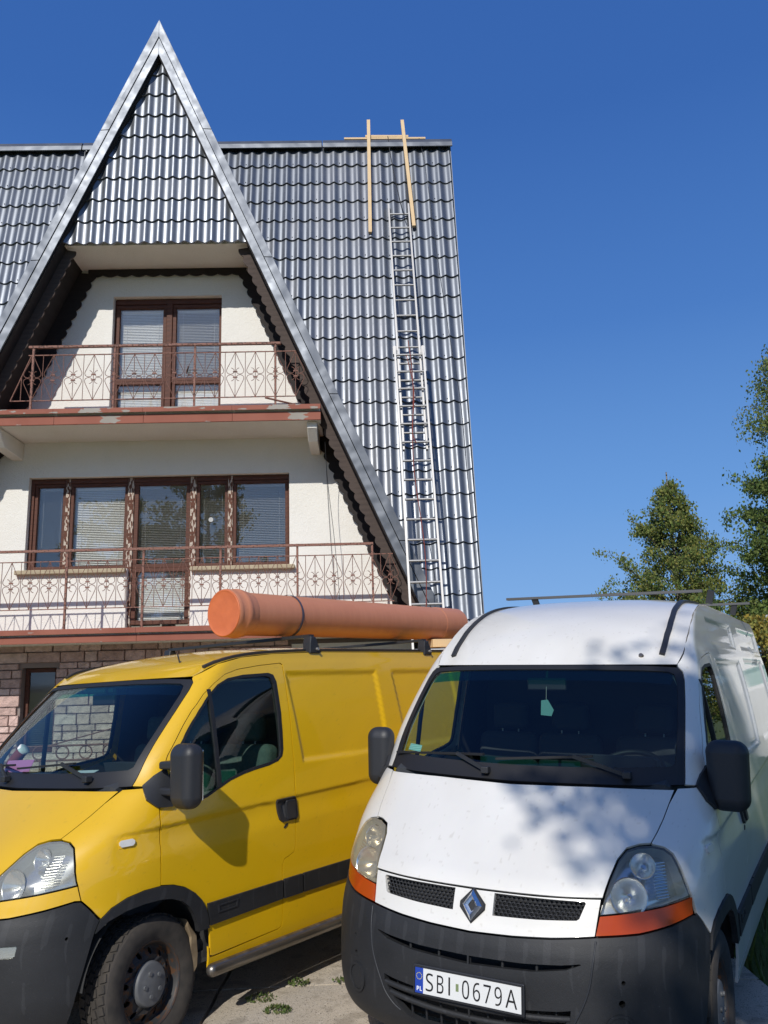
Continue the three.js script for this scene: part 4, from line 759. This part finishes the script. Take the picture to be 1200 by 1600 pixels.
// ---- yellow van extras ----
{ const { van, add, at, roofAt } = Y;
  const hangs = (u) => {                                 // roof bars with their feet
    const g = new THREE.Group(); g.name = 'roof_bar'; van.add(g);
    add('crossbar', beam([-.80, 2.232, u], [.80, 2.232, u], .05, .022, [0, 1, 0]), M.plastic, g);
    for (const s of [-1, 1]) { const f = extrude([[-.055, 2.105], [.06, 2.105], [.05, 2.16], [.015, 2.222], [-.04, 2.228], [-.05, 2.18]], .075, .006); f.rotateY(Math.PI / 2); f.translate(s > 0 ? .83 : -.755, 0, u); add('foot', uvm(f), M.plastic, g); add('foot_bolt', uvm(new THREE.CylinderGeometry(.011, .011, .02, 10).rotateZ(Math.PI / 2).translate(s * .838, 2.135, u - .02)), M.alu, g); }
  };
  hangs(-1.53); hangs(-3.02);
  add('antenna', merge([bar([.46, 2.03, -.60], [.445, 2.115, -.585], .005), uvm(new THREE.ConeGeometry(.018, .05, 12).translate(.46, 2.045, -.60))]), M.plastic);
  // stainless side tube with a rounded end and brackets
  const tb = []; tb.push(bar([1.0, .325, -.40], [1.0, .325, -2.72], .036, 18)); for (const z of [-.40, -2.72]) tb.push(uvm(new THREE.SphereGeometry(.036, 18, 12).translate(1.0, .325, z)));
  for (const s of [1, -1]) { const st = add('side_tube', merge(tb.map(g => { const q = g.clone(); if (s < 0) { q.translate(-2.0, 0, 0); } return q; })), M.inox); add('tube_bracket', merge([bar([s * .85, .36, -.9], [s * 1.0, .325, -.9], .015), bar([s * .85, .36, -2.2], [s * 1.0, .325, -2.2], .015)]), M.plastic, st); }
  for (const s of [1, -1]) { const fl = extrude([[-.30, .60], [-.335, .55], [-.375, .50], [-.385, .40], [-.38, .335], [-.355, .305], [-.325, .33], [-.32, .42], [-.325, .50], [-.30, .56]], .10, .008); fl.rotateY(-Math.PI / 2); fl.translate(s > 0 ? .80 : -.90, 0, 0); add('mudflap', uvm(fl), M.mudflap); }
  add('grille_bar', merge([bar([-.5, .88, .77], [0, .885, .82], .012), bar([.5, .88, .77], [0, .885, .82], .012)]), M.chrome);
}
// ---- white van extras ----
{ const { van, add, at, normalAt, roofAt } = W;
  // number plate: metal plate in a black holder with printed characters
  const cv = document.createElement('canvas'); cv.width = 1040; cv.height = 228; const c = cv.getContext('2d');
  c.fillStyle = '#dcdcd8'; c.fillRect(0, 0, 1040, 228); c.strokeStyle = '#18181a'; c.lineWidth = 6; c.strokeRect(6, 6, 1028, 216);
  c.fillStyle = '#1c3f9e'; c.fillRect(9, 9, 82, 210); c.fillStyle = '#e8e8ea'; c.font = 'bold 52px sans-serif'; c.textAlign = 'center'; c.fillText('PL', 51, 200);
  c.fillStyle = '#d9c640'; for (let i = 0; i < 12; i++) { const a = i / 12 * 2 * Math.PI; c.beginPath(); c.arc(50 + 27 * Math.cos(a), 78 + 27 * Math.sin(a), 4, 0, 7); c.fill(); }
  c.fillStyle = '#141416'; const put = (s, x, w) => { c.save(); c.translate(x, 190); c.font = '205px sans-serif'; const m = c.measureText(s).width; c.scale(w / m, 1); c.textAlign = 'left'; c.fillText(s, 0, 0); c.restore(); };
  put('S', 108, 92); put('B', 216, 88); c.fillRect(344, 42, 17, 148); put('0', 470, 84); put('6', 574, 84); put('7', 676, 84); put('9', 778, 84); put('A', 886, 108);
  c.fillStyle = '#7c8a60'; c.fillRect(416, 84, 28, 62);
  const pt = new THREE.CanvasTexture(cv); pt.colorSpace = THREE.SRGBColorSpace;
  const pl = new THREE.Group(); pl.name = 'number_plate'; van.add(pl);
  pl.position.set(0, .530, .893); pl.rotation.x = -.05;
  add('plate_holder', rbox(-.268, .268, -.066, .064, -.016, .0, .006), M.plastic, pl);
  const pg = new THREE.PlaneGeometry(.52, .114, 1, 1); pg.translate(0, 0, .004); add('plate_face', pg, std({ map: pt, roughness: .45 }), pl);
  add('plate_rim', extrude([[-.262, -.059], [.262, -.059], [.262, .059], [-.262, .059]], .008, 0, [[[-.258, -.055], [-.258, .055], [.258, .055], [.258, -.055]]]).translate(0, 0, .007), M.plastic, pl);
  // diamond emblem: black backing and faceted chrome lozenge ring
  const em = new THREE.Group(); em.name = 'emblem'; van.add(em); em.position.set(0, .860, .812); em.rotation.x = -.30;
  add('emblem_back', extrude([[0, -.076], [.062, -.012], [.062, .012], [0, .076], [-.062, .012], [-.062, -.012]], .02, .004).translate(0, 0, .006), M.seal, em);
  const Q = [], T = (...p) => Q.push(...p.flat()), o = [[0, .066], [.050, 0], [0, -.066], [-.050, 0]], i_ = [[0, .024], [.018, 0], [0, -.024], [-.018, 0]];
  for (let k = 0; k < 4; k++) { const a = o[k], b = o[(k + 1) % 4], p = i_[k], q = i_[(k + 1) % 4], m1 = [(a[0] + p[0]) / 2, (a[1] + p[1]) / 2], m2 = [(b[0] + q[0]) / 2, (b[1] + q[1]) / 2], z = (v, h) => [v[0], v[1], h]; T(z(b, .008), z(a, .008), z(m1, .026), z(b, .008), z(m1, .026), z(m2, .026)); T(z(m2, .026), z(m1, .026), z(p, .010), z(m2, .026), z(p, .010), z(q, .010)); }
  const eg = new THREE.BufferGeometry(); eg.setAttribute('position', new THREE.Float32BufferAttribute(Q, 3)); eg.computeVertexNormals(); add('emblem_diamond', uvm(eg), M.chrome, em);
  // roof bars
  for (const [u, x0, x1] of [[-2.35, -.98, .66], [-3.9, -.86, .86]]) { const g = new THREE.Group(); g.name = 'roof_bar'; van.add(g); add('crossbar', beam([x0, 2.54, u], [x1, 2.54, u], .05, .020, [0, 1, 0]), M.trimDark, g); for (const s of [-.70, .70]) add('foot', beam([s, 2.44, u - .02], [s * 1.04, 2.54, u], .05, .03), M.plastic, g); }
  // washer jet / sensor stud over the windscreen, inspection sticker, hanging air freshener
  const sp = roofAt(.06, .72), sg = new THREE.CylinderGeometry(.012, .016, .012, 14); sg.rotateX(.9); sg.translate(sp.x, sp.y + .004, sp.z + .004); add('roof_stud', uvm(sg), M.inox);
  const st = W.panel(W.SV([[-.74, 1.46], [-.64, 1.455], [-.64, 1.49], [-.735, 1.495]]), [], { max: .03, off: -.008, skirt: false }); add('inspection_sticker', st, std({ map: tex(64, (x, y) => (Math.floor(y * 16) % 3 === 0 ? [.45, .70, .66] : [.72, .84, .80]), .05), roughness: .6 }));
}

// ================= loads and small things =================
const yw = (v, h, u) => Y.van.localToWorld(new THREE.Vector3(v, h, u)), ww = (v, h, u) => W.van.localToWorld(new THREE.Vector3(v, h, u));
Y.van.updateMatrixWorld(true); W.van.updateMatrixWorld(true);
{ // sewer pipe on the roof bars of the yellow van: plug, socket, barrel, far joint
  const p = thing('sewer_pipe', 'long orange plastic sewer pipe with a capped end strapped on the yellow van roof', 'pipe');
  const a = yw(.44, 2.408, -1.0), b = yw(.44, 2.438, -4.14), d = b.clone().sub(a); p.position.copy(a); p.quaternion.setFromUnitVectors(new THREE.Vector3(0, 0, -1), d.clone().normalize());
  const L = d.length(), lathe = (pts, n = 64) => { const g = new THREE.LatheGeometry(pts.map(q => new THREE.Vector2(...q)), n); g.rotateX(-Math.PI / 2); return uvm(g); };   // lathe y -> -z
  mesh('barrel', lathe([[.158, .20], [.158, L - .42], [.1585, L - .40]]), M.pipe, p);
  mesh('socket', lathe([[.1655, .0], [.172, .004], [.1735, .03], [.1695, .035], [.1695, .075], [.177, .085], [.179, .105], [.177, .125], [.169, .135], [.168, .17], [.1585, .205]]), M.pipe, p);
  mesh('end_section', lathe([[.158, L - .40], [.1625, L - .395], [.1625, L - .02], [.150, L], [.145, L - .02], [.145, L - .4]]), M.pipe, p);
  mesh('end_plug', lathe([[0, .004], [.03, .0035], [.034, .002], [.10, .0025], [.115, .0], [.150, -.001], [.156, -.006], [.164, -.007], [.1685, -.002], [.1685, .02]]), M.pipeCap, p);
  tag(mesh('pipe_strap', (() => { const pts = []; for (let i = 0; i <= 40; i++) { const t = i / 40 * 2 * Math.PI; pts.push([.1645 * Math.cos(t), .1645 * Math.sin(t)]); } const g = []; for (let i = 0; i < 40; i++) { const m = [(pts[i][0] + pts[i + 1][0]) / 2, (pts[i][1] + pts[i + 1][1]) / 2]; g.push(beam([pts[i][0], pts[i][1], -.66], [pts[i + 1][0], pts[i + 1][1], -.66], .018, .003, [m[0], m[1], 0])); } const q = merge(g); q.applyMatrix4(new THREE.Matrix4().compose(p.position, p.quaternion, new THREE.Vector3(1, 1, 1))); return q; })(), M.strap), 'thin dark strap wound round the orange pipe near its capped end', 'strap');
  tag(mesh('wooden_block', (() => { const g = rbox(-.22, .0, 0, .075, -.09, .09, .004); g.rotateY(.3); const q = yw(.62, 2.195, -3.75); g.translate(q.x, q.y, q.z); return g; })(), M.pine), 'short pale wooden block lying beside the pipe on the yellow van roof', 'block');
}
{ // papers and a bottle on the dashboard of the yellow van
  const sheet = (name, v, h, u, w, l, turn, tilt, mat, label) => { const g = new RoundedBoxGeometry(w, .004, l, 1, .001); g.rotateX(tilt); g.rotateY(turn); g.translate(v, h, u); const m = mesh(name, uvm(g).applyMatrix4(Y.van.matrixWorld), mat); tag(m, label, 'paper'); };
  sheet('paper', .335, 1.418, .005, .13, .075, .5, .15, std({ color: lin(.62, .64, .64), roughness: .8 }), 'small white paper lying on the dashboard of the yellow van');
  sheet('paper', -.33, 1.445, .05, .17, .10, .6, .75, std({ color: lin(.60, .19, .42), roughness: .7 }), 'pink leaflet propped up inside the windscreen of the yellow van');
  const bt = thing('spray_tube', 'reddish brown tube with a white cap on the yellow van dashboard', 'tube'); bt.applyMatrix4(Y.van.matrixWorld);
  const lat = (pts) => { const g = new THREE.LatheGeometry(pts.map(q => new THREE.Vector2(...q)), 24); g.rotateZ(-.70); g.rotateX(-.35); g.translate(-.47, 1.445, .03); return uvm(g); };
  mesh('tube_body', lat([[0, 0], [.033, 0], [.036, .02], [.036, .125]]), std({ color: lin(.30, .06, .035), roughness: .45 }), bt); mesh('cap', lat([[.0345, .125], [.037, .127], [.037, .15], [0, .152]]), std({ color: lin(.75, .75, .73), roughness: .5 }), bt);
  const q = W.van, af = thing('air_freshener', 'small pale green card hanging from the rear-view mirror of the white van', 'air freshener'); af.applyMatrix4(q.matrixWorld);
  mesh('card', extrude([[-.035, 1.66], [.03, 1.655], [.045, 1.69], [.01, 1.75], [-.03, 1.745]], .004).translate(.02, 0, -.30), std({ color: lin(.14, .32, .30), roughness: .6 }), af); mesh('string', bar([.02, 1.74, -.302], [.02, 1.85, -.32], .0015, 4), M.blind, af);
}
{ // low iron railing with rings in front of the ground floor
  const g = thing('iron_railing', 'low brown iron railing with a row of rings before the stone wall', 'railing'), hw = (a, y, d) => new THREE.Vector3(a, y, -d).applyAxisAngle(new THREE.Vector3(0, 1, 0), HOUSE_TURN).add(HOUSE_AT);
  const D = -.55, y0 = 1.02; mesh('rail', bar(hw(-1.5, y0, D), hw(1.2, y0 + .02, D), .012), M.railPaint, g); mesh('rail', bar(hw(-1.5, y0 + .17, D), hw(1.2, y0 + .19, D), .012), M.railPaint, g);
  for (let k = 0; k < 9; k++) { const t = new THREE.TorusGeometry(.075, .009, 6, 28), p = hw(-1.3 + k * .28, y0 + .095, D); t.rotateY(HOUSE_TURN); t.translate(p.x, p.y, p.z); mesh('ring', uvm(t), M.railPaint, g); }
  mesh('stay', bar(hw(-.9, y0 + .18, D), hw(.25, y0 + .46, D), .008), M.railPaint, g); { const t = new THREE.TorusGeometry(.085, .010, 6, 28), p = hw(.02, y0 + .30, D); t.translate(p.x, p.y, p.z); mesh('ring', uvm(t), M.railPaint, g); }
  for (const a of [-1.45, -.15, 1.15]) mesh('post', bar(hw(a, -.05, D), hw(a, y0 + .2, D), .02), M.railPaint, g);
}
// ================= ground =================
const groundY = (x, z) => {                             // faint crown between the two vans, level elsewhere
  const s = (x + .42) * .842 + (z + 5) * .539, f = sstep(9, 5.5, Math.hypot(x, z + 5));
  return f * (.022 - .0265 * (Math.sqrt(Math.min(s * s, 4.8) + .12) - .35));
};
{
  const tg = tex(512, (x, y) => { const n = fbm(x * 9, y * 9, 9, 5), f = vnoise(x * 180, y * 180, 180); return mixc([.26, .33, .13], [.42, .45, .20], .6 * n + .4 * f); }, 3);
  const g = new THREE.PlaneGeometry(500, 500, 1, 1); g.rotateX(-Math.PI / 2); g.translate(0, -.16, 0); structure('ground', uvm(g), std({ map: tg, roughness: 1 }));
  // concrete drive, cast in bays with open joints; bays in view are pieces of their own
  const cm = [0, 1, 2].map(k => std({ map: tex(512, (x, y) => { const n = fbm(x * 5 + k * 9, y * 5, 5, 6), a = vnoise(x * 150, y * 150, 150), b = vnoise(x * 256 + 9, y * 256, 256), st = fbm(x * 14 + 5, y * 14, 14, 4); let c = mixc([.80, .75, .67], [.69, .645, .575], n); if (a > .80) c = mixc(c, [.80, .76, .70], .7); if (b > .84) c = mixc(c, [.34, .31, .28], .75); c = mixc(c, [.48, .44, .38], .35 * sstep(.55, .75, st)); return c; }, 1.4), bumpMap: fineGrain, bumpScale: .004, roughness: .95 }));
  const drive = new THREE.Group(); drive.name = 'driveway'; drive.userData.kind = 'structure'; scene.add(drive);
  const xs = [-6.5, -4.3, -2.6, -1.12, .55, 2.3], zs = [6, 3, 0, -2.2, -3.9, -5.62, -7.4, -9.1, -10.7]; let q = 0;
  for (let i = 0; i < xs.length - 1; i++) for (let j = 0; j < zs.length - 1; j++) {
    const x0 = xs[i] + .011, x1 = xs[i + 1] - .011, z1 = zs[j] - .011, z0 = zs[j + 1] + .011, g = new THREE.BoxGeometry(x1 - x0, .14, z1 - z0, 8, 1, 8); g.translate((x0 + x1) / 2, -.07, (z0 + z1) / 2);
    const p = g.attributes.position; for (let k = 0; k < p.count; k++) { const ed = Math.min(p.getX(k) - x0, x1 - p.getX(k), p.getZ(k) - z0, z1 - p.getZ(k)); if (p.getY(k) > -.01) { p.setY(k, groundY(p.getX(k), p.getZ(k)) - (ed < .001 ? .006 : 0)); if (ed < .001) p.setX(k, p.getX(k) + .012 * (vnoise(p.getX(k) * 7 + 40, p.getZ(k) * 7 + 90, 256) - .5)); } }
    g.computeVertexNormals(); mesh('concrete_slab', uvm(g), cm[(q++ * 7) % 3], drive);
  }
  const dirt = new THREE.PlaneGeometry(8.78, 16.6); dirt.rotateX(-Math.PI / 2); dirt.translate(-2.1, -.055, -2.35); structure('joint_soil', uvm(dirt), std({ map: tex(128, (x, y) => mixc([.34, .27, .18], [.22, .19, .12], fbm(x * 12, y * 12, 12, 4)), .5), roughness: 1 }));
}
// ================= plants =================
function leafCloud(pts, size, cols, seed, droop = .3) {  // one rhombic blade per point; tones differ from leaf to leaf
  const R = rng(seed), P = [], N = [], C = [], q = new THREE.Quaternion(), e = new THREE.Euler(), a = new THREE.Vector3(), n = new THREE.Vector3(), shape = [[0, 0], [.34, .42], [0, 1], [-.34, .42]];
  for (const p of pts) {
    e.set((R() - .5) * 2.4 - droop, R() * 6.28, (R() - .5) * 2.4); q.setFromEuler(e); const s = size * (.6 + .8 * R()), c = cols[(R() * cols.length) | 0], k = .75 + .5 * R();
    n.set(0, 0, 1).applyQuaternion(q); const v = shape.map(([x, y]) => a.set(x * s, y * s, 0).applyQuaternion(q).clone().add(p));
    for (const i of [0, 1, 2, 0, 2, 3]) { P.push(v[i].x, v[i].y, v[i].z); N.push(n.x, n.y, n.z); C.push(c[0] * k, c[1] * k, c[2] * k); }
  }
  const g = new THREE.BufferGeometry(); g.setAttribute('position', new THREE.Float32BufferAttribute(P, 3)); g.setAttribute('normal', new THREE.Float32BufferAttribute(N, 3)); g.setAttribute('color', new THREE.Float32BufferAttribute(C, 3)); g.setAttribute('uv', new THREE.Float32BufferAttribute(new Float32Array(P.length / 3 * 2), 2)); return g;
}
const GREENS = [[.095, .15, .035], [.135, .20, .045], [.19, .235, .055], [.25, .27, .07]], AUTUMN = [[.30, .27, .06], [.36, .28, .055], [.40, .29, .05]];
function limb(a, b, r0, r1, seg = 7) { const d = b.clone().sub(a), g = new THREE.CylinderGeometry(r1, r0, d.length(), seg); g.applyQuaternion(new THREE.Quaternion().setFromUnitVectors(new THREE.Vector3(0, 1, 0), d.clone().normalize())); const c = a.clone().add(b).multiplyScalar(.5); g.translate(c.x, c.y, c.z); return uvm(g); }
function tree(o) {                                       // o.prof: [height fraction, radius fraction] outline of the crown
  const t = thing(o.name || 'birch_tree', o.label, o.cat || 'tree', o.group), R = rng(o.seed), at0 = new THREE.Vector3(...o.at); t.position.copy(at0);
  const H = o.height, wood = [], pts = [], lean = [(R() - .5) * .05 * H, (R() - .5) * .05 * H], axis = (f) => new THREE.Vector3(lean[0] * f * f, H * f, lean[1] * f * f), prof = pchip(o.prof);
  for (let i = 0; i < 8; i++) wood.push(limb(axis(i / 8), axis((i + 1) / 8), lerp(o.r, .02, i / 8), lerp(o.r, .02, (i + 1) / 8), 9));
  mesh('trunk', merge(wood), o.bark || M.bark, t);
  const br = [], n = o.branches, leaves = o.leaves, per = Math.round(leaves / n);
  for (let i = 0; i < n; i++) {
    const f = lerp(o.low, .99, Math.pow((i + R()) / n, .85)), az = R() * 6.283, len = prof(f) * o.width * (.45 + .65 * R()), A = axis(f * .97 - .02), up = o.up ?? .35;
    const B = A.clone().add(new THREE.Vector3(Math.cos(az) * len, len * up * (.5 + R()), Math.sin(az) * len)), mid = A.clone().lerp(B, .5).add(new THREE.Vector3(0, len * .10, 0));
    br.push(limb(A, mid, .012 + .022 * len / 2, .008 + .010 * len / 2, 5), limb(mid, B, .008 + .010 * len / 2, .004, 5));
    for (let k = 0; k < 5; k++) { const q = mid.clone().lerp(B, .2 + .8 * R()), e = q.clone().add(new THREE.Vector3((R() - .5) * len * .55, (R() - .55) * len * .4, (R() - .5) * len * .55)); br.push(limb(q, e, .006, .002, 3));
      const m = per / 5 * Math.min(1.6, .25 + len / (o.width * .62)) | 0, cl = o.clump; for (let j = 0; j < m; j++) { const g = () => (R() + R() + R() - 1.5) * .67; const w = q.clone().lerp(e, R() * 1.15); pts.push(new THREE.Vector3(w.x + g() * cl, w.y + g() * cl * .9 - R() * (o.hang || 0), w.z + g() * cl)); } }
  }
  mesh('branches', merge(br), M.darkBark, t);
  mesh('crown', leafCloud(pts, o.leaf, o.cols, o.seed + 1), M.leaf, t);
  return t;
}

const conic = [[0, .3], [.15, .75], [.3, 1], [.5, .86], [.7, .55], [.85, .3], [1, .06]], oval = [[0, .3], [.2, .8], [.45, 1], [.7, .88], [.88, .55], [1, .12]];
// seen beside and over the white van
tree({ name: 'birch_tree', label: 'small loose birch with pale leaves and a thin pointed top behind the white van', at: [8.95, -.1, -25], height: 8.1, r: .10, low: .12, width: 2.35, prof: [[0, .6], [.15, .95], [.3, 1], [.5, .8], [.65, .60], [.8, .34], [.92, .15], [1, .05]], branches: 135, leaves: 40000, clump: .31, leaf: .08, cols: [...GREENS, ...GREENS.slice(2), AUTUMN[0]], seed: 11, up: .75 });
tree({ name: 'birch_tree', label: 'tall dense birch at the right with drooping branches reaching over the smaller trees', at: [14.75, -.1, -24], height: 15.2, r: .22, low: .06, width: 3.6, prof: [[0, .7], [.15, 1.1], [.3, 1.14], [.42, .92], [.6, .80], [.75, .70], [.88, .45], [1, .12]], branches: 280, leaves: 140000, clump: .44, leaf: .09, cols: [...GREENS, ...GREENS, AUTUMN[0]], seed: 23, up: .30, hang: .35 });
tree({ name: 'birch_tree', label: 'half-grown bushy birch filling the gap between the small birch and the tall birch', at: [11.9, -.1, -23.0], height: 8.4, r: .09, low: .05, width: 2.1, prof: oval, branches: 90, leaves: 26000, clump: .34, leaf: .09, cols: [...GREENS.slice(0, 3)], seed: 37, up: .5 });
tree({ name: 'shrub', label: 'yellowing leafy shrub beside the back of the white van', cat: 'shrub', at: [7.45, -.1, -16.5], height: 3.0, r: .05, low: .06, width: 1.1, prof: oval, branches: 50, leaves: 9000, clump: .26, leaf: .075, cols: [...AUTUMN, GREENS[3]], seed: 41, up: .8, bark: M.darkBark });
tree({ name: 'shrub', label: 'dark green leafy hedge shrub behind the white van and below the birches', cat: 'shrub', at: [7.4, -.1, -21], height: 3.4, r: .06, low: .05, width: 1.8, prof: oval, branches: 60, leaves: 11000, clump: .32, leaf: .085, cols: GREENS.slice(0, 2), seed: 43, up: .6, bark: M.darkBark });
tree({ name: 'broadleaf_tree', label: 'tall leafy tree right of the tall birch, mirrored in the side of the white van', at: [18.5, -.1, -21], height: 11, r: .25, low: .06, width: 3.6, prof: oval, branches: 80, leaves: 16000, clump: .6, leaf: .2, cols: GREENS, seed: 81, up: .4, bark: M.darkBark });
tree({ name: 'broadleaf_tree', label: 'low spreading tree on the grass out to the right of the white van', at: [16.5, -.1, -13.5], height: 6.5, r: .2, low: .05, width: 3.0, prof: oval, branches: 70, leaves: 13000, clump: .55, leaf: .18, cols: GREENS, seed: 83, up: .4, bark: M.darkBark });
// behind the photographer: they shade the white van and stand mirrored in its side and in the house windows
const bg = 'trees standing behind the photographer';
tree({ name: 'birch_tree', label: 'large birch behind the photographer, shading the bonnet and bumper of the white van', at: [.58, -.1, 7.7], height: 10.6, r: .17, low: .6, width: 2.9, prof: [[0, .1], [.55, .7], [.68, 1], [.84, 1], [.94, .7], [1, .25]], branches: 120, leaves: 40000, clump: .40, leaf: .13, cols: GREENS, seed: 51, up: .35, group: bg });
tree({ name: 'birch_tree', label: 'second birch behind the photographer, shading the long side of the white van', at: [2.5, -.1, 4.9], height: 10.6, r: .16, low: .62, width: 2.6, prof: [[0, .1], [.55, .7], [.68, 1], [.84, 1], [.94, .7], [1, .25]], branches: 100, leaves: 32000, clump: .42, leaf: .13, cols: GREENS, seed: 57, up: .35, group: bg });
tree({ name: 'broadleaf_tree', label: 'broad tree out in the grass well behind the photographer', at: [-8.2, -.1, 21.5], height: 15, r: .25, low: .12, width: 3.6, prof: oval, branches: 70, leaves: 11000, clump: .55, leaf: .2, cols: GREENS, seed: 61, up: .4, group: bg, bark: M.darkBark });
tree({ name: 'broadleaf_tree', label: 'second, slightly lower tree out in the grass next to the broad tree', at: [-13.5, -.1, 23], height: 13, r: .25, low: .12, width: 3.2, prof: oval, branches: 70, leaves: 11000, clump: .55, leaf: .2, cols: GREENS, seed: 67, up: .4, group: bg, bark: M.darkBark });
tree({ name: 'broadleaf_tree', label: 'tree in the grass across from the side of the white van', at: [13.5, -.1, 1.5], height: 7.5, r: .22, low: .12, width: 3.0, prof: oval, branches: 60, leaves: 9000, clump: .5, leaf: .19, cols: GREENS, seed: 71, up: .4, group: bg, bark: M.darkBark });
{ // caravan parked on the grass, mostly beyond the frame
  const c = thing('caravan', 'white caravan with rounded corners parked on the grass behind the white van', 'caravan'); c.position.set(9.45, -.16, -18.4); c.rotation.y = -.35;
  const prof = [[-2.0, .45], [2.0, .45], [2.12, .9], [2.0, 1.9], [1.75, 2.85], [1.6, 3.05], [1.3, 3.14], [-1.5, 3.14], [-1.85, 3.02], [-2.05, 2.7], [-2.1, 1.2]];
  const body = extrude(prof, 2.1, .09); body.rotateY(-Math.PI / 2); body.translate(-1.05, 0, 0); mesh('body', uvm(body), M.white, c);
  for (const x of [-1.07, 1.07]) { mesh('window', rbox(x - .01, x + .01, 1.6, 2.3, -1.2, .2, .01), M.glassW, c); const w = new THREE.CylinderGeometry(.32, .32, .2, 28); w.rotateZ(Math.PI / 2); w.translate(x * .86, .32, -.2); mesh('wheel', uvm(w), M.tyre, c); }
  mesh('front_window', rbox(-.75, .75, 1.75, 2.4, 1.90, 1.98, .02), M.glassW, c); mesh('drawbar', merge([bar([-.5, .45, 2.0], [0, .45, 3.1], .04), bar([.5, .45, 2.0], [0, .45, 3.1], .04), bar([0, .0, 2.9], [0, .6, 2.9], .03)]), M.steel, c);
}
{ // grass along the edge of the drive (uncountable) and single weeds in the joints
  const R = rng(91), n = 9000, blade = new THREE.BufferGeometry(); blade.setAttribute('position', new THREE.Float32BufferAttribute([-.006, 0, 0, .006, 0, 0, .002, .10, .03], 3)); blade.computeVertexNormals(); uvm(blade);
  const im = new THREE.InstancedMesh(blade, std({ color: lin(1, 1, 1), roughness: .8 }), n), m = new THREE.Matrix4(), q = new THREE.Quaternion(), c = new THREE.Color();
  for (let i = 0; i < n; i++) { const x = 2.36 + Math.pow(R(), 1.6) * 6, z = -11 + R() * 15, s = .7 + R() * 1.4; q.setFromEuler(new THREE.Euler((R() - .5) * .7, R() * 6.28, (R() - .5) * .7)); m.compose(new THREE.Vector3(x, -.165, z), q, new THREE.Vector3(s, s * 1.3, s)); im.setMatrixAt(i, m); c.setRGB(.07 + R() * .07, .12 + R() * .06, .02 + R() * .02); im.setColorAt(i, c); }
  im.name = 'grass'; im.userData = { kind: 'stuff', label: 'uneven grass growing along the right edge of the concrete drive', category: 'grass' }; im.castShadow = im.receiveShadow = true; scene.add(im);
  const weed = (x, z, r, k, i) => { const pts = []; for (let j = 0; j < k; j++) { const a = R() * 6.28, d = r * Math.sqrt(R()); pts.push(new THREE.Vector3(x + d * Math.cos(a), groundY(x, z) + .004 + .03 * R() * (1 - d / r), z + d * Math.sin(a) * .7)); } const w = mesh('weed', leafCloud(pts, .019, [[.08, .13, .03], [.11, .16, .04], [.16, .17, .06]], 300 + i), M.leaf); tag(w, ['low green weed growing in the concrete joint between the two vans', 'small tuft of weed on the concrete next to the larger weed', 'dry brownish weed patch beside the green weed on the concrete', 'tiny weed in the concrete joint close to the white van bumper'][i], 'weed', 'weeds in the concrete joints'); };
  const spots = [[-.70, -5.20, .085, 170], [-.62, -5.63, .07, 90], [-.83, -5.40, .10, 110], [-.36, -5.64, .05, 40]]; spots.forEach((s, i) => weed(...s, i));
}
renderer.render(scene, camera);
